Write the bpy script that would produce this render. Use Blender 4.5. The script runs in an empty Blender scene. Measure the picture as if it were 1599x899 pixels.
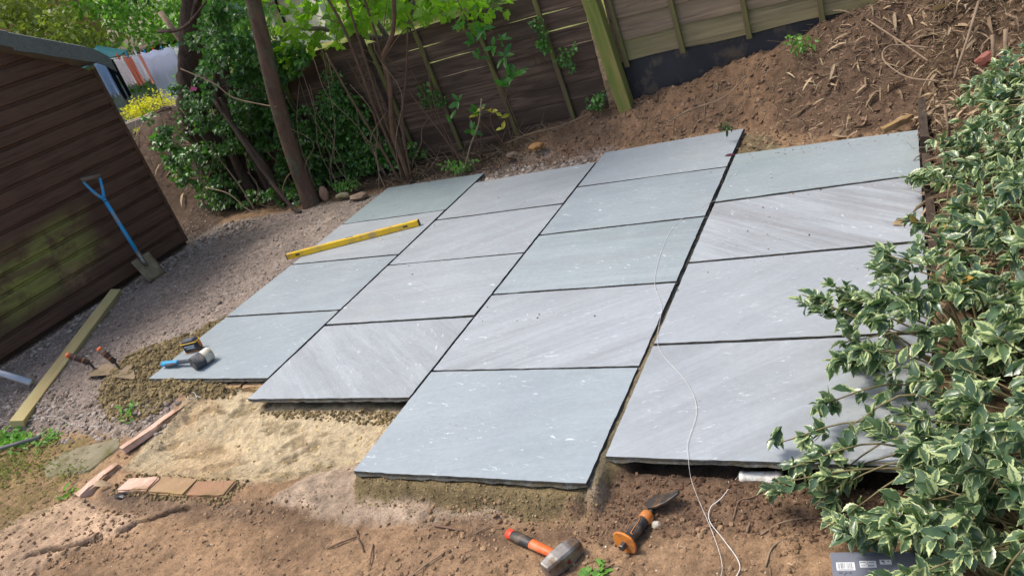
import bpy, bmesh, math, random
import numpy as np
from mathutils import Vector, Matrix, Euler
C = bpy.context.scene.collection
scene = bpy.context.scene
R = math.radians
rng = np.random.default_rng(7)
random.seed(7)

# ------------------------------------------------------------------ camera, sky, sun, exposure
cam_d = bpy.data.cameras.new('camera'); cam = bpy.data.objects.new('camera', cam_d); C.objects.link(cam)
cam_d.sensor_width = 36; cam_d.lens = 26.323; cam_d.clip_start = 0.02; cam_d.clip_end = 600
rt = (0.869644, 0.391638, -0.300563); dn = (-0.064384, -0.51365, -0.855581); fw = (-0.489463, 0.763402, -0.421477)
CAMP = (3.730285, -2.070386, 1.536974)
cam.matrix_world = Matrix(((rt[0], -dn[0], -fw[0], CAMP[0]), (rt[1], -dn[1], -fw[1], CAMP[1]), (rt[2], -dn[2], -fw[2], CAMP[2]), (0, 0, 0, 1)))
scene.camera = cam

SUN_EL, SUN_AZ = R(62), R(262)          # azimuth: direction the light comes from, measured from +Y towards +X
w = bpy.data.worlds.new('World'); scene.world = w; w.use_nodes = True
nt = w.node_tree; nt.nodes.clear()
sky = nt.nodes.new('ShaderNodeTexSky'); sky.sky_type = 'NISHITA'; sky.sun_disc = False
sky.sun_elevation = SUN_EL; sky.sun_rotation = SUN_AZ; sky.dust_density = 4.0; sky.ozone_density = 1.0; sky.air_density = 1.0
bg = nt.nodes.new('ShaderNodeBackground'); bg.inputs[1].default_value = 0.14
wo = nt.nodes.new('ShaderNodeOutputWorld')
nt.links.new(sky.outputs[0], bg.inputs[0]); nt.links.new(bg.outputs[0], wo.inputs[0])
sd = bpy.data.lights.new('sun', 'SUN'); sun = bpy.data.objects.new('sun', sd); C.objects.link(sun)
sd.energy = 2.0; sd.angle = R(14); sd.color = (1.0, 0.95, 0.86)
sdir = Vector((math.sin(SUN_AZ) * math.cos(SUN_EL), math.cos(SUN_AZ) * math.cos(SUN_EL), math.sin(SUN_EL)))
sun.rotation_euler = sdir.to_track_quat('Z', 'Y').to_euler()
scene.view_settings.view_transform = 'Standard'; scene.view_settings.look = 'None'
scene.view_settings.exposure = 0.78; scene.view_settings.gamma = 1.0
scene.render.engine = 'CYCLES'

# ------------------------------------------------------------------ materials
def sr(r, g, b):
    f = lambda c: (c / 255) / 12.92 if c / 255 <= 0.04045 else ((c / 255 + 0.055) / 1.055) ** 2.4
    return (f(r), f(g), f(b), 1)
class NT:
    def __init__(s, name):
        s.m = bpy.data.materials.new(name); s.m.use_nodes = True; s.t = s.m.node_tree; s.t.nodes.clear()
        s.out = s.n('ShaderNodeOutputMaterial')
    def n(s, t, **k):
        x = s.t.nodes.new(t)
        for a, v in k.items(): setattr(x, a, v)
        return x
    def l(s, a, b): s.t.links.new(a, b)
    def val(s, inp, v):
        if hasattr(v, 'is_linked') or isinstance(v, bpy.types.NodeSocket): s.l(v, inp)
        else: inp.default_value = v
    def noise(s, vec, scale=5, detail=4, rough=.55, dist=0):
        x = s.n('ShaderNodeTexNoise'); x.inputs['Scale'].default_value = scale; x.inputs['Detail'].default_value = detail
        x.inputs['Roughness'].default_value = rough; x.inputs['Distortion'].default_value = dist
        if vec is not None: s.l(vec, x.inputs['Vector'])
        return x.outputs['Fac']
    def vor(s, vec, scale=5, feat='F1'):
        x = s.n('ShaderNodeTexVoronoi'); x.feature = feat; x.inputs['Scale'].default_value = scale
        if vec is not None: s.l(vec, x.inputs['Vector'])
        return x
    def ramp(s, fac, stops):
        x = s.n('ShaderNodeValToRGB'); e = x.color_ramp.elements
        while len(e) < len(stops): e.new(.5)
        for i, (p, c) in enumerate(stops):
            e[i].position = p; e[i].color = c if hasattr(c, '__len__') else (c, c, c, 1)
        s.l(fac, x.inputs[0]); return x.outputs[0]
    def mix(s, f, a, b, mode='MIX'):
        x = s.n('ShaderNodeMix', data_type='RGBA', blend_type=mode)
        s.val(x.inputs[0], f); s.val(x.inputs[6], a); s.val(x.inputs[7], b); return x.outputs[2]
    def math(s, op, a, b=0.0, clamp=False):
        x = s.n('ShaderNodeMath', operation=op, use_clamp=clamp); s.val(x.inputs[0], a); s.val(x.inputs[1], b); return x.outputs[0]
    def coord(s, which='Object', scale=(1, 1, 1), rot=(0, 0, 0), loc=(0, 0, 0)):
        if which == 'World': v = s.n('ShaderNodeNewGeometry').outputs['Position']
        else: v = s.n('ShaderNodeTexCoord').outputs[which]
        if any(rot):
            m0 = s.n('ShaderNodeMapping'); m0.inputs['Rotation'].default_value = rot; s.l(v, m0.inputs[0]); v = m0.outputs[0]; rot = (0, 0, 0)
        m = s.n('ShaderNodeMapping'); m.inputs['Scale'].default_value = scale; m.inputs['Rotation'].default_value = rot; m.inputs['Location'].default_value = loc
        s.l(v, m.inputs[0]); return m.outputs[0]
    def bump(s, h, strength=.4, dist=.01, nrm=None):
        x = s.n('ShaderNodeBump'); x.inputs['Strength'].default_value = strength; x.inputs['Distance'].default_value = dist
        s.l(h, x.inputs['Height'])
        if nrm is not None: s.l(nrm, x.inputs['Normal'])
        return x.outputs[0]
    def pbr(s, col, rough=.7, nrm=None, metal=0, spec=.5, trans=None, tcol=None, coat=0):
        b = s.n('ShaderNodeBsdfPrincipled'); s.val(b.inputs['Base Color'], col); s.val(b.inputs['Roughness'], rough)
        b.inputs['Metallic'].default_value = metal; b.inputs['Specular IOR Level'].default_value = spec
        if coat: b.inputs['Coat Weight'].default_value = coat; b.inputs['Coat Roughness'].default_value = .25
        if nrm is not None: s.l(nrm, b.inputs['Normal'])
        o = b.outputs[0]
        if trans:
            t = s.n('ShaderNodeBsdfTranslucent'); s.val(t.inputs[0], tcol if tcol is not None else col)
            mx = s.n('ShaderNodeMixShader'); mx.inputs[0].default_value = trans; s.l(o, mx.inputs[1]); s.l(t.outputs[0], mx.inputs[2]); o = mx.outputs[0]
        s.l(o, s.out.inputs[0]); return s.m
def mk(name, c1, c2=None, scale=8, rough=.7, bump=.3, bdist=.004, metal=0, spec=.4, stretch=(1, 1, 1), space='Object', dirt=None, coat=0):
    s = NT(name); v = s.coord(space, stretch)
    f = s.noise(v, scale, 6, .6)
    c2 = c2 or tuple(x * .7 for x in c1[:3]) + (1,)
    col = s.mix(s.ramp(f, [(.3, 0.0), (.7, 1.0)]), c1, c2)
    if dirt:
        d = s.noise(s.coord(space), dirt[1], 5, .65)
        col = s.mix(s.ramp(d, [(.5, 0.0), (.66, 1.0)]), col, dirt[0])
    n = s.bump(s.noise(v, scale * 5, 5, .6), bump, bdist)
    return s.pbr(col, rough, n, metal, spec, coat=coat)
def wood(name, c1, c2, c3=None, axis=0, rough=.8, fine=60, spec=.3):
    s = NT(name); sc = [fine] * 3; sc[axis] = fine / 22
    f = s.noise(s.coord('Object', tuple(sc)), 1, 5, .6, .6)
    sc2 = [9] * 3; sc2[axis] = 1.2
    g = s.noise(s.coord('Object', tuple(sc2)), 1, 4, .6, .4)
    col = s.mix(s.ramp(f, [(.3, 0.0), (.7, 1.0)]), c1, c2)
    if c3: col = s.mix(s.ramp(g, [(.42, 0.0), (.62, 1.0)]), col, c3)
    return s.pbr(col, rough, s.bump(f, .5, .003), 0, spec)
def leafmat(name, c1, c2, edge=None, trans=.3, rough=.4, tboost=1.6, dead=None):
    """c1..c2 across leaves (attribute rnd); edge colour towards the margin (attribute edge)"""
    s = NT(name)
    a = s.n('ShaderNodeAttribute'); a.attribute_name = 'rnd'
    col = s.mix(a.outputs['Fac'], c1, c2)
    v = s.coord('World')
    col = s.mix(s.ramp(s.noise(v, 30, 2), [(.35, .0), (.7, .35)]), col, (c2[0] * 1.5, c2[1] * 1.4, c2[2] * 1.2, 1))
    if edge:
        e = s.n('ShaderNodeAttribute'); e.attribute_name = 'edge'
        n = s.noise(v, 42, 3, .6)
        k = s.math('ADD', s.math('MULTIPLY', e.outputs['Fac'], .46), s.math('MULTIPLY', n, 1.15))
        k = s.math('ADD', k, s.math('MULTIPLY', s.math('POWER', a.outputs['Fac'], 2.0), .24))
        col = s.mix(s.ramp(k, [(.985, 0.0), (1.085, 1.0)]), col, edge)
    if dead:
        col = s.mix(s.ramp(a.outputs['Fac'], [(.992, 0.0), (.995, 1.0)]), col, dead)
    tc = s.mix(.5, col, (c2[0] * tboost, c2[1] * tboost * 1.3, c2[2] * tboost * .5, 1))
    e2 = s.n('ShaderNodeAttribute'); e2.attribute_name = 'edge'
    return s.pbr(col, rough, s.bump(e2.outputs['Fac'], .25, .004), 0, .5, trans, tc)

M = {}
M['soil'] = None
def ground_mat():
    s = NT('ground_soil')
    a = s.n('ShaderNodeAttribute'); a.attribute_name = 'Col'
    k = s.n('ShaderNodeAttribute'); k.attribute_name = 'zone'       # r gravel  g sand  b litter
    sep = s.n('ShaderNodeSeparateColor'); s.l(k.outputs['Color'], sep.inputs[0])
    v = s.coord('World')
    f1 = s.noise(v, 22, 8, .7); f2 = s.noise(v, 160, 4, .7); f3 = s.noise(v, 4, 5, .6)
    col = a.outputs['Color']
    col = s.mix(1.0, col, s.ramp(f1, [(.25, .42), (.48, .95), (.8, 1.5)]), 'MULTIPLY')
    col = s.mix(1.0, col, s.ramp(f2, [(.3, .78), (.5, 1.0), (.72, 1.3)]), 'MULTIPLY')
    f4 = s.noise(v, 75, 5, .75); col = s.mix(1.0, col, s.ramp(f4, [(.32, .5), (.42, .96), (.6, 1.04), (.74, 1.5)]), 'MULTIPLY')
    col = s.mix(.6, col, s.ramp(f3, [(.3, .75), (.7, 1.2)]), 'MULTIPLY')
    vo = s.vor(v, 85); vc = s.vor(v, 85)
    peb = s.ramp(vc.outputs['Color'], [(0, .65), (1, 1.6)])
    col = s.mix(s.math('MULTIPLY', sep.outputs[0], .75), col, s.mix(1.0, col, peb, 'MULTIPLY'))
    # bright grit specks
    g = s.vor(v, 120); gm = s.ramp(g.outputs['Distance'], [(.05, 1.0), (.14, 0.0)])
    gm = s.math('MULTIPLY', gm, s.ramp(s.noise(v, 14, 3), [(.5, 0.0), (.62, .8)]))
    col = s.mix(gm, col, (.5, .42, .32, 1))
    h = s.math('ADD', s.math('ADD', s.math('MULTIPLY', f1, 1.0), s.math('MULTIPLY', f4, .9)), s.math('MULTIPLY', f2, .35))
    h2 = s.math('MULTIPLY', s.math('MULTIPLY', s.ramp(vo.outputs['Distance'], [(0, 1.0), (.7, 0.0)]), sep.outputs[0]), .5)
    rk = s.noise(s.coord('World', (6, 130, 1), (0, 0, R(-38))), 1, 2, .5, .3)
    h2 = s.math('ADD', h2, s.math('MULTIPLY', s.math('MULTIPLY', rk, sep.outputs[1]), .45))
    n = s.bump(s.math('ADD', h, h2), .8, .012)
    return s.pbr(col, .95, n, 0, .15)
M['ground'] = ground_mat()
M['mortar'] = mk('wet_mortar', sr(146, 128, 86), sr(104, 90, 60), 25, .9, .9, .012, spec=.15)
M['sandm'] = mk('mortar_crumb', sr(150, 130, 86), sr(110, 94, 62), 30, .95, .8, .01, spec=.1)
M['black_plastic'] = mk('black_membrane', (.012, .012, .016, 1), (.022, .022, .028, 1), 5, .55, .3, .004, spec=.4, dirt=((.09, .065, .045, 1), 7))
M['shedroof'] = mk('roof_felt', (.17, .185, .172, 1), (.11, .12, .112, 1), 60, .9, .7, .003, spec=.2)
M['steel'] = mk('worn_steel', (.32, .30, .28, 1), (.17, .155, .14, 1), 20, .5, .35, .002, .75, dirt=((.12, .07, .04, 1), 16))
M['darksteel'] = mk('dark_steel', (.1, .095, .09, 1), (.05, .045, .042, 1), 25, .5, .3, .002, .7, dirt=((.2, .13, .08, 1), 22))
M['galv'] = mk('galvanised_metal', (.42, .44, .46, 1), (.3, .31, .33, 1), 8, .4, .1, .001, .85)
M['blue'] = mk('blue_plastic', (.02, .30, .58, 1), (.018, .24, .5, 1), 10, .4, .08, .001, spec=.5, dirt=((.25, .22, .18, 1), 9))
M['bluegrip'] = mk('light_blue_rubber', (.03, .3, .55, 1), (.02, .25, .48, 1), 12, .55, .15, .001)
M['greygrip'] = mk('grey_rubber', (.09, .095, .11, 1), (.06, .062, .075, 1), 14, .7, .2, .001)
M['rubber'] = mk('dark_rubber', (.035, .038, .048, 1), (.055, .058, .07, 1), 12, .7, .25, .002, dirt=((.15, .13, .11, 1), 30))
M['whiterub'] = mk('white_rubber', (.72, .70, .62, 1), (.55, .52, .43, 1), 14, .6, .2, .002, dirt=((.35, .3, .2, 1), 12))
M['yellow'] = mk('yellow_paint', (.80, .50, .008, 1), (.74, .44, .006, 1), 6, .35, .06, .001, spec=.5, dirt=((.45, .3, .1, 1), 10))
M['black'] = mk('black_plastic_part', (.016, .016, .018, 1), (.028, .027, .028, 1), 14, .5, .15, .001, dirt=((.11, .08, .055, 1), 26))
M['orange'] = mk('orange_plastic', (.78, .14, .03, 1), (.7, .11, .022, 1), 10, .45, .1, .001, dirt=((.45, .2, .1, 1), 26))
M['redorange'] = mk('red_orange_plastic', (.75, .06, .025, 1), (.65, .05, .02, 1), 10, .5, .1, .001)
M['amber'] = mk('amber_plastic', (.66, .22, .03, 1), (.5, .16, .03, 1), 12, .55, .15, .001, dirt=((.25, .12, .05, 1), 18))
M['white'] = mk('white_print', (.75, .76, .78, 1), (.68, .69, .72, 1), 20, .5, .05, .001)
M['greyprint'] = mk('grey_print', (.22, .23, .26, 1), None, 20, .5, .05, .001)
M['boxgrey'] = mk('grey_printed_card', (.16, .17, .21, 1), (.135, .145, .18, 1), 4, .38, .05, .001, spec=.5)
M['pipewhite'] = mk('white_plastic_pipe', (.8, .8, .78, 1), (.68, .67, .62, 1), 10, .4, .1, .001, dirt=((.25, .18, .12, 1), 12))
M['string'] = mk('white_string', (.72, .71, .68, 1), (.5, .48, .44, 1), 60, .9, .2, .001)
M['redplastic'] = mk('red_paint', (.22, .02, .02, 1), None, 20, .5, .1, .001)
M['plank'] = wood('treated_pine', (.55, .43, .20, 1), (.42, .31, .13, 1), (.50, .42, .20, 1), 0, .75)
M['bark'] = mk('smooth_brown_bark', (.15, .085, .055, 1), (.065, .038, .027, 1), 16, .85, .9, .010, stretch=(1, 1, .3), space='World', dirt=((.10, .10, .06, 1), 7))
M['bark2'] = mk('rough_ivy_bark', (.13, .085, .06, 1), (.045, .03, .022, 1), 14, .95, 1.0, .02, stretch=(1, 1, .3), space='World')
M['stem'] = mk('brown_stem', (.14, .08, .045, 1), (.08, .045, .028, 1), 20, .85, .4, .002, space='World')
M['stemgrey'] = mk('grey_stem', (.2, .17, .13, 1), (.11, .09, .07, 1), 20, .85, .4, .002, space='World')
M['vine'] = mk('pale_vine', (.28, .20, .13, 1), (.16, .11, .07, 1), 20, .9, .3, .002, space='World')
M['greenstem'] = mk('green_twig', (.18, .16, .07, 1), (.12, .09, .045, 1), 20, .7, .2, .001, space='World')
M['twig'] = mk('dead_twig', (.2, .12, .075, 1), (.1, .06, .04, 1), 30, .9, .4, .001, space='World')
M['darkwood'] = mk('rotten_timber', (.09, .06, .04, 1), (.035, .025, .018, 1), 14, .95, .9, .01, stretch=(1, .3, 1))
M['batten'] = wood('green_stained_batten', (.17, .18, .04, 1), (.09, .10, .025, 1), (.12, .085, .05, 1), 2)
M['post'] = wood('mossy_post', (.26, .22, .07, 1), (.20, .18, .05, 1), (.12, .16, .03, 1), 2)
M['fenceL'] = wood('red_brown_weathered_board', (.035, .021, .015, 1), (.20, .13, .09, 1), (.06, .038, .026, 1), 0)
M['fenceR'] = wood('grey_tan_weathered_board', (.27, .20, .13, 1), (.12, .08, .055, 1), (.19, .145, .085, 1), 0)
M['fenceR2'] = wood('green_tinged_board', (.27, .22, .12, 1), (.13, .10, .055, 1), (.19, .17, .07, 1), 0)
M['pinkstone'] = mk('pink_weathered_concrete', sr(206, 176, 158), sr(170, 138, 118), 16, .95, .6, .006, spec=.15, dirt=(sr(128, 104, 70), 9))
M['brick'] = mk('old_brick', sr(160, 132, 104), sr(138, 114, 86), 14, .95, .6, .006, spec=.15, dirt=(sr(160, 136, 94), 7))
M['brickred'] = mk('reddish_brick', sr(156, 118, 94), sr(138, 114, 88), 16, .95, .9, .008, spec=.15, dirt=(sr(128, 108, 76), 8))
M['concrete'] = mk('old_concrete', sr(140, 132, 110), sr(112, 104, 84), 8, .95, .5, .006, spec=.15, dirt=(sr(84, 82, 44), 6))
def stonemat(name, a, b):
    s = NT(name); at = s.n('ShaderNodeAttribute'); at.attribute_name = 'rnd'
    col = s.mix(at.outputs['Fac'], a, b); v = s.coord('World')
    col = s.mix(1.0, col, s.ramp(s.noise(v, 120, 4, .7), [(.3, .75), (.7, 1.25)]), 'MULTIPLY')
    return s.pbr(col, .95, s.bump(s.noise(v, 200, 3), .4, .002), 0, .2)
M['gravel'] = stonemat('mixed_gravel', sr(108, 94, 82), sr(170, 158, 146))
M['clod'] = stonemat('soil_clod', (.13, .08, .048, 1), (.32, .21, .125, 1))
M['loam'] = stonemat('dark_loam_clod', (.055, .032, .02, 1), (.17, .10, .06, 1))
M['bankclod'] = stonemat('bank_clod', (.11, .068, .042, 1), (.24, .155, .10, 1))
M['mclod'] = stonemat('mortar_clod', sr(92, 80, 56), sr(138, 121, 86))
M['straw'] = stonemat('dry_litter', (.075, .045, .028, 1), (.40, .30, .19, 1))
M['bigstone'] = mk('field_stone', sr(150, 130, 112), sr(110, 92, 78), 14, .95, .6, .006, spec=.2)
M['holly'] = leafmat('variegated_leaf', (.028, .064, .040, 1), (.11, .175, .085, 1), (.44, .51, .23, 1), .24, .29, 1.8, (.40, .24, .06, 1))
M['ivy'] = leafmat('ivy_leaf', (.012, .032, .013, 1), (.13, .30, .06, 1), None, .25, .35, 2.5)
M['laurel'] = leafmat('laurel_leaf', (.03, .12, .02, 1), (.07, .2, .03, 1), None, .3, .3, 2.5, (.5, .35, .03, 1))
M['maple'] = leafmat('bright_lobed_leaf', (.07, .17, .02, 1), (.26, .40, .03, 1), None, .6, .45, 2.0)
M['bgA'] = leafmat('olive_foliage', (.06, .10, .02, 1), (.26, .30, .06, 1), None, .35, .5, 1.8)
M['bgB'] = leafmat('fresh_foliage', (.07, .16, .03, 1), (.22, .40, .08, 1), None, .4, .5, 1.8)
M['bgC'] = leafmat('yellow_foliage', (.45, .42, .02, 1), (.62, .56, .04, 1), None, .4, .6, 1.4)
M['bgD'] = leafmat('dark_foliage', (.015, .045, .012, 1), (.04, .1, .025, 1), None, .25, .45, 2)
M['weed'] = leafmat('weed_leaf', (.08, .2, .03, 1), (.16, .34, .06, 1), None, .35, .5, 1.8)
M['moss'] = leafmat('moss_blade', (.09, .09, .02, 1), (.19, .22, .04, 1), None, .3, .8, 1.5)
M['dryleaf'] = leafmat('dry_leaf', (.2, .12, .07, 1), (.42, .3, .18, 1), None, .15, .8, 1)
M['redleaf'] = mk('red_leaf', (.09, .015, .03, 1), None, 20, .6)
M['darkleaf'] = mk('blackened_leaf', (.014, .01, .014, 1), None, 20, .4)
M['pink'] = mk('pink_ribbon', (.7, .12, .3, 1), None, 20, .7)

def shed_mat():
    s = NT('brown_shed_stain'); v = s.coord('World')
    f = s.noise(s.coord('World', (30, 3, 60)), 1, 5, .6)
    col = s.mix(s.ramp(f, [(.3, 0.0), (.7, 1.0)]), (.058, .030, .019, 1), (.125, .066, .042, 1))
    col = s.mix(s.ramp(s.noise(v, 3.5, 4), [(.45, 0.0), (.7, .7)]), col, (.125, .066, .042, 1))
    x = s.n('ShaderNodeSeparateXYZ'); s.l(v, x.inputs[0])
    n = s.noise(v, 3.2, 5, .6)
    # algae patch low on the wall
    gz = s.math('ABSOLUTE', s.math('SUBTRACT', x.outputs[2], s.math('ADD', .36, s.math('MULTIPLY', x.outputs[1], .09))))
    a1 = s.ramp(gz, [(.10, 1.0), (.27, 0.0)])
    a2 = s.ramp(s.math('ADD', x.outputs[1], s.math('MULTIPLY', n, .4)), [(.0, 1.0), (1.0, 1.0)])
    ay = s.n('ShaderNodeMapRange'); s.l(s.math('ADD', x.outputs[1], s.math('MULTIPLY', n, .5)), ay.inputs[0]); ay.inputs[1].default_value = 1.25; ay.inputs[2].default_value = 1.62; ay.inputs[3].default_value = 1; ay.inputs[4].default_value = 0
    m = s.math('MULTIPLY', s.math('MULTIPLY', a1, ay.outputs[0]), s.math('MULTIPLY', s.ramp(s.noise(v, 5, 6, .7), [(.36, .15), (.52, 1.0)]), s.ramp(s.noise(s.coord('World', (1, 2.2, 16)), 1, 4, .6), [(.34, .25), (.56, 1.0)])))
    col = s.mix(m, col, (.24, .25, .06, 1))
    # bare worn patch
    dy = s.math('ABSOLUTE', s.math('SUBTRACT', x.outputs[1], .95)); dz = s.math('ABSOLUTE', s.math('SUBTRACT', x.outputs[2], .27))
    d = s.math('SQRT', s.math('ADD', s.math('POWER', dy, 2), s.math('POWER', dz, 2)))
    b = s.math('MULTIPLY', s.ramp(d, [(.04, 1.0), (.17, 0.0)]), s.ramp(s.noise(v, 18, 5, .7), [(.42, 0.0), (.6, .75)]))
    col = s.mix(b, col, (.25, .15, .085, 1))
    return s.pbr(col, .75, s.bump(f, .35, .002), 0, .3)
M['shed'] = shed_mat()

def slab_mat(i, tone, streak, ang):
    s = NT('grey_sandstone'); v = s.coord('World', (1, 1, 1), (0, 0, 0), (i * 3.1, i * 1.7, 0))
    base = {0: sr(139, 149, 153), 1: sr(148, 153, 157), 2: sr(132, 144, 146)}[tone]
    dark = {0: sr(130, 139, 146), 1: sr(138, 144, 149), 2: sr(123, 135, 139)}[tone]
    c = s.mix(s.ramp(s.noise(v, 2.2, 5, .6), [(.3, 0.0), (.7, 1.0)]), base, dark)
    ang = -ang
    st = s.noise(s.coord('World', (.9, 9, 1), (0, 0, ang), (i * 2.3, 0, 0)), 1, 3, .5, .5)
    st2 = s.noise(s.coord('World', (1.6, 46, 1), (0, 0, ang + .06), (i * 1.3, 0, 0)), 1, 5, .6, .8)
    st = s.math('ADD', s.math('MULTIPLY', st, .62), s.math('MULTIPLY', st2, .38))
    c = s.mix(s.math('MULTIPLY', s.ramp(st, [(.46, 0.0), (.66, 1.0)]), streak * .7), c, sr(122, 122, 124))
    c = s.mix(s.math('MULTIPLY', s.ramp(st, [(.36, 1.0), (.50, 0.0)]), streak * .5), c, sr(160, 164, 169))
    lw = s.noise(v, .9, 3, .5); c = s.mix(s.ramp(lw, [(.4, 0.0), (.62, .3)]), c, sr(156, 161, 167))
    c = s.mix(.5, c, s.ramp(s.noise(v, 40, 6, .7), [(.3, .86), (.7, 1.12)]), 'MULTIPLY')
    # pale bruises, chalky scuffs and scratches
    mask = s.ramp(s.noise(v, 6.5, 3, .6), [(.50, 0.0), (.60, 1.0)])
    sc = s.noise(s.coord('World', (22, 75, 1), (0, 0, ang + .5), (i, 0, 0)), 1, 4, .7, .8)
    c = s.mix(s.math('MULTIPLY', s.math('MULTIPLY', mask, s.ramp(sc, [(.61, 0.0), (.66, 1.0)])), .7), c, (.62, .66, .7, 1))
    th = s.vor(s.coord('World', (1, 6, 1), (0, 0, ang - .3), (i * 5, 0, 0)), 3.2)
    c = s.mix(s.math('MULTIPLY', s.ramp(th.outputs['Distance'], [(.015, 1.0), (.035, 0.0)]), .7), c, (.6, .64, .68, 1))
    # faint footprints and dust
    c = s.mix(s.ramp(s.noise(v, 1.3, 6, .7), [(.55, 0.0), (.75, .35)]), c, sr(146, 144, 138))
    # dark specks
    sp = s.vor(v, 26); sm = s.math('MULTIPLY', s.ramp(sp.outputs['Distance'], [(.05, 1.0), (.10, 0.0)]), s.ramp(s.noise(v, 3.3, 2), [(.56, 0.0), (.6, .8)]))
    c = s.mix(sm, c, sr(96, 92, 84))
    h = s.math('ADD', s.noise(s.coord('World', (5, 16, 1), (0, 0, ang), (i, 0, 0)), 1, 5, .6, .5), s.math('MULTIPLY', s.noise(v, 70, 4, .6), .12))
    r = s.ramp(s.noise(v, 9, 4), [(.3, .42), (.7, .58)])
    return s.pbr(c, r, s.bump(h, .6, .008), 0, .5)

# ------------------------------------------------------------------ mesh helpers
def link(name, me, mat=None, parent=None):
    o = bpy.data.objects.new(name, me); C.objects.link(o)
    if mat is not None and me is not None:
        if len(me.materials) == 0: me.materials.append(mat)
    if parent is not None: o.parent = parent
    return o
def tag(o, label=None, cat=None, group=None, kind=None):
    if label: o['label'] = label
    if cat: o['category'] = cat
    if group: o['group'] = group
    if kind: o['kind'] = kind
    return o
def empty(name, loc=(0, 0, 0), mat=None):
    o = bpy.data.objects.new(name, None); C.objects.link(o); o.empty_display_size = .05
    if mat is not None: o.matrix_world = mat
    else: o.location = loc
    return o
def mesh(name, V, F, smooth=False):
    me = bpy.data.meshes.new(name); me.from_pydata([tuple(v) for v in V], [], [tuple(f) for f in F]); me.update()
    if smooth: me.shade_smooth()
    return me
def bm_mesh(name, bm, smooth=False):
    bmesh.ops.recalc_face_normals(bm, faces=bm.faces[:])
    me = bpy.data.meshes.new(name); bm.to_mesh(me); bm.free()
    if smooth: me.shade_smooth()
    return me
def box(name, size, mat, parent=None, loc=(0, 0, 0), rot=(0, 0, 0), bev=.002, seg=1, jitter=0, cuts=0):
    bm = bmesh.new(); bmesh.ops.create_cube(bm, size=1)
    for v in bm.verts: v.co = Vector((v.co.x * size[0], v.co.y * size[1], v.co.z * size[2]))
    if bev: bmesh.ops.bevel(bm, geom=bm.edges[:], offset=bev, segments=seg, affect='EDGES')
    if cuts: bmesh.ops.subdivide_edges(bm, edges=[e for e in bm.edges if e.calc_length() > max(size) * .5], cuts=cuts, use_grid_fill=True)
    if jitter:
        for v in bm.verts: v.co += Vector([random.uniform(-jitter, jitter) for _ in range(3)])
    o = link(name, bm_mesh(name, bm), mat, parent); o.location = loc; o.rotation_euler = rot
    return o
def frame(A, B, up=(0, 0, 1)):
    """matrix with origin A, local X towards B, local Z nearest to up"""
    A = Vector(A); x = (Vector(B) - A).normalized(); z = Vector(up); z = (z - x * z.dot(x)).normalized(); y = z.cross(x)
    return Matrix(((x.x, y.x, z.x, A.x), (x.y, y.y, z.y, A.y), (x.z, y.z, z.z, A.z), (0, 0, 0, 1)))
def smoothpts(P, n=4):
    P = [np.array(p, float) for p in P]
    if len(P) < 3: return P
    Q = [2 * P[0] - P[1]] + P + [2 * P[-1] - P[-2]]; out = []
    for i in range(1, len(Q) - 2):
        for t in np.linspace(0, 1, n, endpoint=False):
            a, b, c, d = Q[i - 1], Q[i], Q[i + 1], Q[i + 2]
            out.append(.5 * ((2 * b) + (c - a) * t + (2 * a - 5 * b + 4 * c - d) * t * t + (3 * b - a - 3 * c + d) * t ** 3))
    out.append(P[-1]); return out
def tube_vf(P, r, sides=8, wob=0.0, caps=True, squash=1.0):
    P = [Vector(p) for p in P]; n = len(P)
    rr = r if hasattr(r, '__len__') else [r] * n
    if len(rr) != n: rr = np.interp(np.linspace(0, 1, n), np.linspace(0, 1, len(rr)), rr)
    V = []; F = []
    t0 = (P[1] - P[0]).normalized(); u = t0.orthogonal().normalized()
    for i in range(n):
        t = (P[min(i + 1, n - 1)] - P[max(i - 1, 0)]).normalized()
        u = (u - t * u.dot(t)).normalized(); v = t.cross(u)
        for k in range(sides):
            a = 2 * math.pi * k / sides; q = rr[i] * (1 + (random.uniform(-wob, wob) if wob else 0))
            V.append(P[i] + u * math.cos(a) * q + v * math.sin(a) * q * squash)
    for i in range(n - 1):
        for k in range(sides):
            F.append((i * sides + k, i * sides + (k + 1) % sides, (i + 1) * sides + (k + 1) % sides, (i + 1) * sides + k))
    if caps:
        F.append(tuple(range(sides))[::-1]); F.append(tuple((n - 1) * sides + k for k in range(sides)))
    return V, F
def tube(name, P, r, mat, parent=None, sides=8, wob=0, smooth_n=0, squash=1.0, flat=False):
    if smooth_n: P = smoothpts(P, smooth_n)
    V, F = tube_vf(P, r, sides, wob, True, squash)
    return link(name, mesh(name, V, F, not flat), mat, parent)
def joined_tubes(name, L, mat, parent=None, sides=5):
    """L: list of (points, radii)"""
    V = []; F = []
    for P, r in L:
        v, f = tube_vf(P, r, sides); o = len(V); V += v; F += [tuple(i + o for i in q) for q in f]
    return link(name, mesh(name, V, F, True), mat, parent)
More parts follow.
